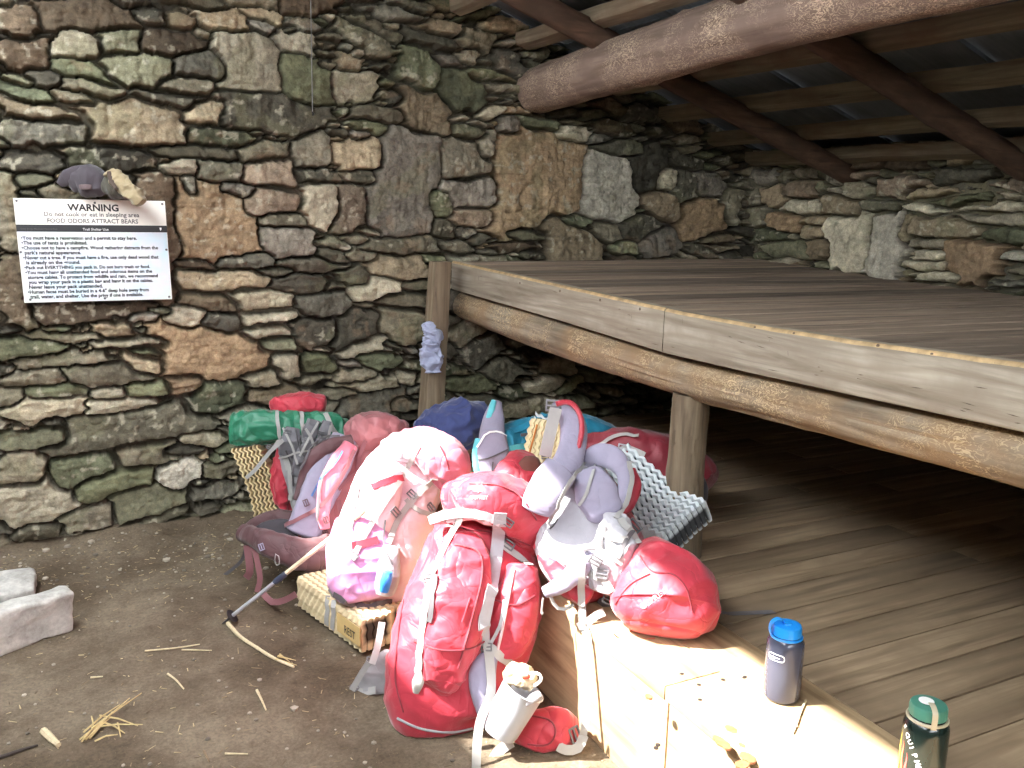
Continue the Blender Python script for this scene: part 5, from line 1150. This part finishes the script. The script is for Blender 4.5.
lw = (-RGT * .92 - Vector((.2, .4, 0)) * .2); lw.z = 0; lw.normalize(); tl = [c0 + lw * .038 + Zv * .171, c0 + lw * .044 + Zv * .185, c0 + lw * .043 + Zv * .205, c0 + lw * .030 + Zv * .217, c0 + lw * .014 + Zv * .214, c0 + lw * .008 + Zv * .204]
tlp = [Vector(q) for q in catmull([tuple(q) for q in tl], 24)]; sdv = lw.cross(Zv); vs_ = []; fs_ = []
for i, p in enumerate(tlp):
    t = (tlp[min(i + 1, 23)] - tlp[max(i - 1, 0)]).normalized(); nn = t.cross(sdv)
    for a_, b_ in ((-.006, -.0012), (.006, -.0012), (.006, .0012), (-.006, .0012)): vs_.append(p + sdv * a_ + nn * b_)
for i in range(23):
    for q in range(4): r_ = (q + 1) % 4; fs_.append((i * 4 + q, i * 4 + r_, (i + 1) * 4 + r_, (i + 1) * 4 + q))
fs_ += [(3, 2, 1, 0), (92, 93, 94, 95)]
mb = MB(); mb.add(vs_, fs_); mb.build('tether', MBLUE, B1)
def wraptext(s, c, r, a0, z0, size, mat, parent, off=0.0, rot=0.0, curve=0.0, name='lettering'):
    V_, F_, W_ = text_geo(s, off); vs_ = []; k = size
    for q in V_:
        x = q.x * k; y = q.y * k; xr = x * math.cos(rot) - y * math.sin(rot); yr = x * math.sin(rot) + y * math.cos(rot)
        if curve: xr += curve * math.sin((x / (W_ * k)) * math.pi)
        a = a0 + xr / r; vs_.append(c + Vector((r * math.cos(a), r * math.sin(a), z0 + yr)))
    return obj(name, vs_, F_, mat, parent, False)
va = math.atan2(CAM.y - c0.y, CAM.x - c0.x)          # angle that faces the camera
wraptext('nalgene', c0, R_ + .0006, va - .80, .1245, .0092, MWHITE, B1, .0)
mb = MB(); pts = []
for k in range(40):
    t = 2 * math.pi * k / 40; xx = .0215 * math.copysign(abs(math.cos(t)) ** .45, math.cos(t)); yy = .0085 * math.copysign(abs(math.sin(t)) ** .6, math.sin(t)); a = va - .85 + (.0185 + xx) / R_
    pts.append(c0 + Vector(((R_ + .0006) * math.cos(a), (R_ + .0006) * math.sin(a), .127 + yy)))
mb.tube(pts, .0010, 6, closed=True); mb.build('label_outline', MWHITE, B1)

b2 = onz(915, 791, H0); B2 = empty('water_bottle', (b2.x + .01, b2.y + .0, H0 + .001), 'dark green water bottle with flame art and a green cap, nearest to the viewer', 'water bottle', 'water bottles on the low platform')
c0 = Vector(B2.location)
MB2 = plain('dark_green_bottle', srgb(24, 38, 36), .18, var=.05)
mb = MB(); mb.lathe(c0, Zv, [(0, 0), (.036, 0), (.042, .004), (R_, .012), (R_, .148), (R_ - .001, .158), (.040, .168), (.034, .175), (.034, .190), (0, .190)], 56); mb.build('body', MB2, B2)
cp2 = cap(c0, .0375, .180, .026, plain('sage_green_cap', srgb(70, 128, 112), .4, var=.05), B2)
mb = MB(); mb.lathe(c0 + Vector((-.004, .004, .2095)), Zv, [(0, 0), (.0155, 0), (.0155, .001), (0, .0012)], 28); mb.build('sticker', MWHITE, B2)
MTETH = plain('beige_tether', srgb(178, 168, 146), .5, var=.04)
mb = MB(); mb.tube([c0 + Vector((.0395 * math.cos(a * .2618), .0395 * math.sin(a * .2618), .1735)) for a in range(24)], .0035, 8, closed=True); mb.build('neck_ring', MTETH, B2)
fv = Vector((math.cos(math.atan2(CAM.y - c0.y, CAM.x - c0.x) + .35), math.sin(math.atan2(CAM.y - c0.y, CAM.x - c0.x) + .35), 0)); sdv = fv.cross(Zv)
tlp = [Vector(q) for q in catmull([tuple(q) for q in (c0 + fv * .041 + Zv * .168, c0 + fv * .043 + Zv * .190, c0 + fv * .040 + Zv * .206, c0 + fv * .024 + Zv * .2125, c0 + fv * .010 + Zv * .2115)], 20)]; vs_ = []; fs_ = []
for i, p in enumerate(tlp):
    t = (tlp[min(i + 1, 19)] - tlp[max(i - 1, 0)]).normalized(); nn = t.cross(sdv)
    for a_, b_ in ((-.0055, -.0012), (.0055, -.0012), (.0055, .0012), (-.0055, .0012)): vs_.append(p + sdv * a_ + nn * b_)
for i in range(19):
    for q in range(4): r_ = (q + 1) % 4; fs_.append((i * 4 + q, i * 4 + r_, (i + 1) * 4 + r_, (i + 1) * 4 + q))
fs_ += [(3, 2, 1, 0), (76, 77, 78, 79)]
mb = MB(); mb.add(vs_, fs_); mb.build('tether', MTETH, B2)
va = math.atan2(CAM.y - c0.y, CAM.x - c0.x)
# lettering stepping down and round the shoulder of the bottle
word = 'EQUIPMENT'
for i, ch in enumerate(word):
    wraptext(ch, c0, R_ + .0006, va - 1.12 + 1.0 * math.sin(i / 8 * 1.5), 0.150 - i * .0118, .0150, MWHITE, B2, .03, rot=-.55 - i * .10)
def flame(col, pts, name):
    mb = MB(); vs_ = [c0 + Vector(((R_ + .0005) * math.cos(va + a), (R_ + .0005) * math.sin(va + a), z)) for a, z in pts]; mb.add(vs_, [tuple(range(len(vs_)))]); return mb.build(name, plain('flame_' + name, col, .3, var=.03), B2, False)
for (col, a0, zt, nm) in ((srgb(238, 220, 60), -1.26, .138, 'yellow_flame'), (srgb(226, 100, 74), -.98, .122, 'orange_flame'), (srgb(214, 84, 80), -.70, .100, 'red_flame')):
    mb = MB(); strips = 10
    for j in range(strips):
        f0, f1 = j / strips, (j + 1) / strips; w0 = .085 * math.sin(min(1, f0 * 1.6 + .0) * 1.57) + .001; w1 = .085 * math.sin(min(1, f1 * 1.6) * 1.57) + .001
        z0, z1 = zt - f0 * .11, zt - f1 * .11; wb0 = .03 * math.sin(j * 1.3); wb1 = .03 * math.sin((j + 1) * 1.3)
        q = [(a0 - w0 + wb0, z0), (a0 + w0 + wb0, z0), (a0 + w1 + wb1, z1), (a0 - w1 + wb1, z1)]
        mb.add([c0 + Vector(((R_ + .0005) * math.cos(va + a), (R_ + .0005) * math.sin(va + a), z)) for a, z in q], [(0, 1, 2, 3)])
    mb.build(nm, plain(nm, col, .3, var=.03), B2, False)

# loose strap and twig on the low platform
ls = [onz(x, y, H0 + .004) for x, y in ((708, 610), (730, 614), (752, 613), (774, 612))]; mb = MB()
sd_ = Vector((0, .012, 0)); 
for i in range(3): mb.box(ls[i] - sd_, ls[i + 1] - ls[i], sd_ * 2, Vector((0, 0, .002)))
tag(mb.build('webbing_strap', MWEBD, None, False), 'flat grey webbing strap on the boards behind the blue-capped bottle', 'strap')
def stick(name, pts, r, mat, label, cat='twig', z=None, group=None, flat=1.0):
    mb = MB(); P = [Vector(q) for q in catmull([tuple(q) for q in pts], max(8, len(pts) * 5))]; n = len(P)
    mb.tube(P, [r * (1 - .45 * i / n) * (1 + .2 * noise.noise(Vector((i * .8, 0, r * 900)))) for i in range(n)], 7)
    o = mb.build(name, mat); tag(o, label, cat, group); return o
MTWIG = plain('pale_twig', srgb(206, 190, 156), .8, var=.25, scale=120); MTWIG2 = plain('brown_twig', srgb(132, 112, 88), .85, var=.3, scale=100); MSTRAW = plain('straw', srgb(196, 174, 124), .8, var=.3, scale=60)
stick('twig', [onz(x, y, H0 + .005) for x, y in ((806, 700), (801, 712), (797, 724), (793, 733))], .003, MTWIG, 'tiny pale twig at the foot of the blue-capped bottle')
def gp(x, y, dz): p = onz(x, y, 0); p.z = gz(p.x, p.y) + dz; return p
stick('stick', [gp(x, y, .008) for x, y in ((228, 627), (240, 641), (258, 653), (275, 662), (294, 670))], .008, MTWIG, 'long curved pale stick on the dirt beyond the pole tip', 'stick')
mb = MB()
for a in ((278, 660, 296, 664), (276, 663, 297, 669), (280, 658, 290, 666)):
    mb.tube([gp(a[0], a[1], .010), gp(a[2], a[3], .012)], [.004, .001], 5)
tag(mb.build('bark_shred', MSTRAW), 'frayed strips at the far end of the curved stick', 'bark')
stick('stick', [gp(x, y, .010) for x, y in ((44, 735), (52, 743), (59, 750))], .013, MTWIG, 'short thick peeled stick on the dirt at the bottom left', 'stick')
stick('stick', [gp(x, y, .006) for x, y in ((-2, 760), (18, 754), (38, 748))], .006, plain('dark_twig', srgb(58, 50, 46), .9), 'thin dark stick beside the short peeled stick', 'stick')
stick('twig', [gp(x, y, .005) for x, y in ((145, 655), (175, 651), (200, 647))], .0035, MTWIG, 'long thin straw-pale twig lying level on the open dirt')
stick('twig', [gp(x, y, .005) for x, y in ((182, 653), (212, 654))], .003, MTWIG, 'short pale twig at the end of the long thin one')
stick('twig', [gp(x, y, .005) for x, y in ((257, 694), (262, 704), (266, 713))], .0045, MTWIG, 'short straight pale twig pointing at the viewer, below the curved stick')
stick('twig', [gp(x, y, .005) for x, y in ((168, 678), (176, 684), (184, 692))], .004, MTWIG, 'forked pale twig in the middle of the open dirt')
stick('twig', [gp(x, y, .005) for x, y in ((204, 752), (209, 762))], .004, MTWIG2, 'stubby brown twig near the bottom edge of the dirt')
stick('twig', [gp(x, y, .005) for x, y in ((225, 754), (248, 754))], .003, MTWIG, 'pale twig lying level near the bottom edge of the dirt')
stick('twig', [gp(x, y, .005) for x, y in ((91, 680), (103, 680))], .004, MTWIG, 'small pale chip of wood above the straw bunch')
# bunch of straw
mb = MB(); R3 = random.Random(5)
for (x0, y0, x1, y1) in ((80, 745, 142, 700), (84, 738, 120, 712), (92, 733, 143, 730), (90, 742, 112, 722), (82, 748, 105, 724), (100, 722, 138, 728), (95, 745, 118, 738), (118, 728, 121, 742), (92, 720, 94, 732), (86, 744, 130, 706), (104, 728, 125, 736)):
    a = gp(x0, y0, .006 + R3.random() * .01); c_ = gp(x1, y1, .006 + R3.random() * .014); mb.tube([a, a.lerp(c_, .5) + Vector((0, 0, .006)), c_], [.0028, .0026, .0015], 5)
st_ = mb.build('straw_bunch', MSTRAW); tag(st_, 'loose bunch of pale straw on the dirt at the lower left', 'straw', kind='stuff')
# litter too small to count
mb = MB(); R3 = random.Random(8)
for _ in range(1700):
    x = R3.uniform(-.45, 1.33); y = R3.uniform(1.7, 4.32)
    if R3.random() < .35: y = R3.uniform(3.7, 4.32)
    L = R3.uniform(.005, .022) * (1 if R3.random() > .1 else 1.9); a = R3.uniform(0, 6.28); r = R3.uniform(.0007, .0016); z = gz(x, y) + r * .8
    d_ = Vector((math.cos(a), math.sin(a), R3.uniform(-.1, .15))) * L / 2; p = Vector((x, y, z + .0006)); t_ = R3.random()
    s1 = Vector((-math.sin(a), math.cos(a), 0)) * r * 1.6; u1 = Vector((0, 0, r))
    vs_ = [p - d_ - s1, p - d_ + s1, p - d_ + u1, p + d_ - s1 * .6, p + d_ + s1 * .6, p + d_ + u1]
    mb.add(vs_, [(0, 2, 1), (3, 4, 5), (0, 1, 4, 3), (1, 2, 5, 4), (2, 0, 3, 5)], (t_, t_, t_))
m, nt, b = newmat('litter'); a_ = N(nt, 'ShaderNodeAttribute', attribute_name='Var'); nt.links.new(ramp(nt, a_.outputs['Fac'], [(0, srgb(84, 70, 54)), (.6, srgb(136, 118, 90)), (1, srgb(190, 172, 134))]), b.inputs['Base Color']); b.inputs['Roughness'].default_value = .9
tag(mb.build('straw_litter', m, None, False, True), 'bits of straw and wood chips scattered over the dirt', 'litter', kind='stuff')
mb = MB()
for _ in range(420):
    x = R3.uniform(-.45, 1.33); y = R3.uniform(1.7, 4.32)
    if R3.random() < .5: y = R3.uniform(3.8, 4.32)
    r = R3.uniform(.003, .009) * (2 if R3.random() < .06 else 1); z = gz(x, y); bm = bmesh.new(); bmesh.ops.create_icosphere(bm, subdivisions=1, radius=r)
    k = R3.random() * 50; vs_ = [Vector((q.co.x * (1 + .5 * noise.noise(q.co * 90 + Vector((k, 0, 0)))), q.co.y, q.co.z * .6)) + Vector((x, y, z + r * .25)) for q in bm.verts]
    bm.verts.index_update(); t_ = R3.random(); mb.add(vs_, [tuple(q.index for q in f.verts) for f in bm.faces], (t_, t_, t_)); bm.free()
m, nt, b = newmat('grit'); a_ = N(nt, 'ShaderNodeAttribute', attribute_name='Var'); nt.links.new(ramp(nt, a_.outputs['Fac'], [(0, srgb(92, 84, 74)), (1, srgb(176, 166, 150))]), b.inputs['Base Color']); b.inputs['Roughness'].default_value = .9
tag(mb.build('pebbles', m, None, True, True), 'pebbles and grit scattered over the dirt', 'pebbles', kind='stuff')

# ------------------------------------------------------------------ two cut stone blocks at the left
m, nt, b = newmat('pale_cut_stone'); v = coords(nt); n1 = noise_tex(nt, 9, v, 6, .65); n2 = noise_tex(nt, 60, v, 6, .7)
c = ramp(nt, n1, [(0.32, srgb(146, 144, 138)), (0.62, srgb(196, 194, 188))]); c = mixc(nt, 'MULTIPLY', 1.0, c, ramp(nt, n2, [(0.3, (.8,) * 3), (0.7, (1.1,) * 3)]))
nt.links.new(c, b.inputs['Base Color']); b.inputs['Roughness'].default_value = .9; bump(nt, b, n1, .6, .02); MBLOCK = m
def block(c, dx, dy, dz, seed, label):
    """rough-hewn slab: c = bottom corner, dx/dy/dz edge vectors"""
    c, dx, dy, dz = map(Vector, (c, dx, dy, dz)); bm = bmesh.new(); bmesh.ops.create_cube(bm, size=1)
    bmesh.ops.subdivide_edges(bm, edges=bm.edges[:], cuts=22, use_grid_fill=True); vs_ = []
    X, Y, Z = dx.length, dy.length, dz.length
    for q in bm.verts:
        u, v_, w = q.co.x, q.co.y, q.co.z; r = .022                      # rounded corners
        p = [(u) * X, (v_) * Y, (w) * Z]; hx = [X / 2, Y / 2, Z / 2]
        inner = [max(-h + r, min(h - r, a)) for a, h in zip(p, hx)]; dlt = Vector([a - b_ for a, b_ in zip(p, inner)])
        if dlt.length > r: dlt = dlt.normalized() * r
        L_ = Vector(inner) + dlt
        k = Vector((L_.x, L_.y, L_.z)) * 9 + Vector((seed, 0, 0)); nn = dlt.normalized() if dlt.length > 1e-6 else Vector((u, v_, w))
        L_ += nn * (.018 * noise.noise(k * .5) + .010 * noise.noise(k) + .005 * noise.noise(k * 3))
        vs_.append(c + dx * .5 + dy * .5 + dz * .5 + dx.normalized() * L_.x + dy.normalized() * L_.y + dz.normalized() * L_.z)
    bm.verts.index_update(); o = obj('stone_block', vs_, [tuple(f_.index for f_ in f.verts) for f in bm.faces], MBLOCK); bm.free()
    tag(o, label, 'stone block', 'cut stone blocks on the dirt'); return o
a = onz(77, 632, 0.0); d1 = (onz(-60, 676, 0) - a).normalized(); nx = Vector((-d1.y, d1.x, 0)); nx = nx if nx.dot(CAM - a) < 0 else -nx
block(a + Vector((0, 0, -.005)), d1 * .62, nx * .10, Vector((0, 0, .175)) - nx * .02, 1, 'nearer and larger pale grey cut stone block on the dirt')
a = onz(38, 606, 0.0); d2 = (onz(-60, 622, 0) - a).normalized(); nx = Vector((-d2.y, d2.x, 0)); nx = nx if nx.dot(CAM - a) < 0 else -nx
block(a + Vector((0, 0, -.005)), d2 * .5, nx * .22, Vector((0, 0, .09)), 2, 'farther flat pale stone block behind the larger one')
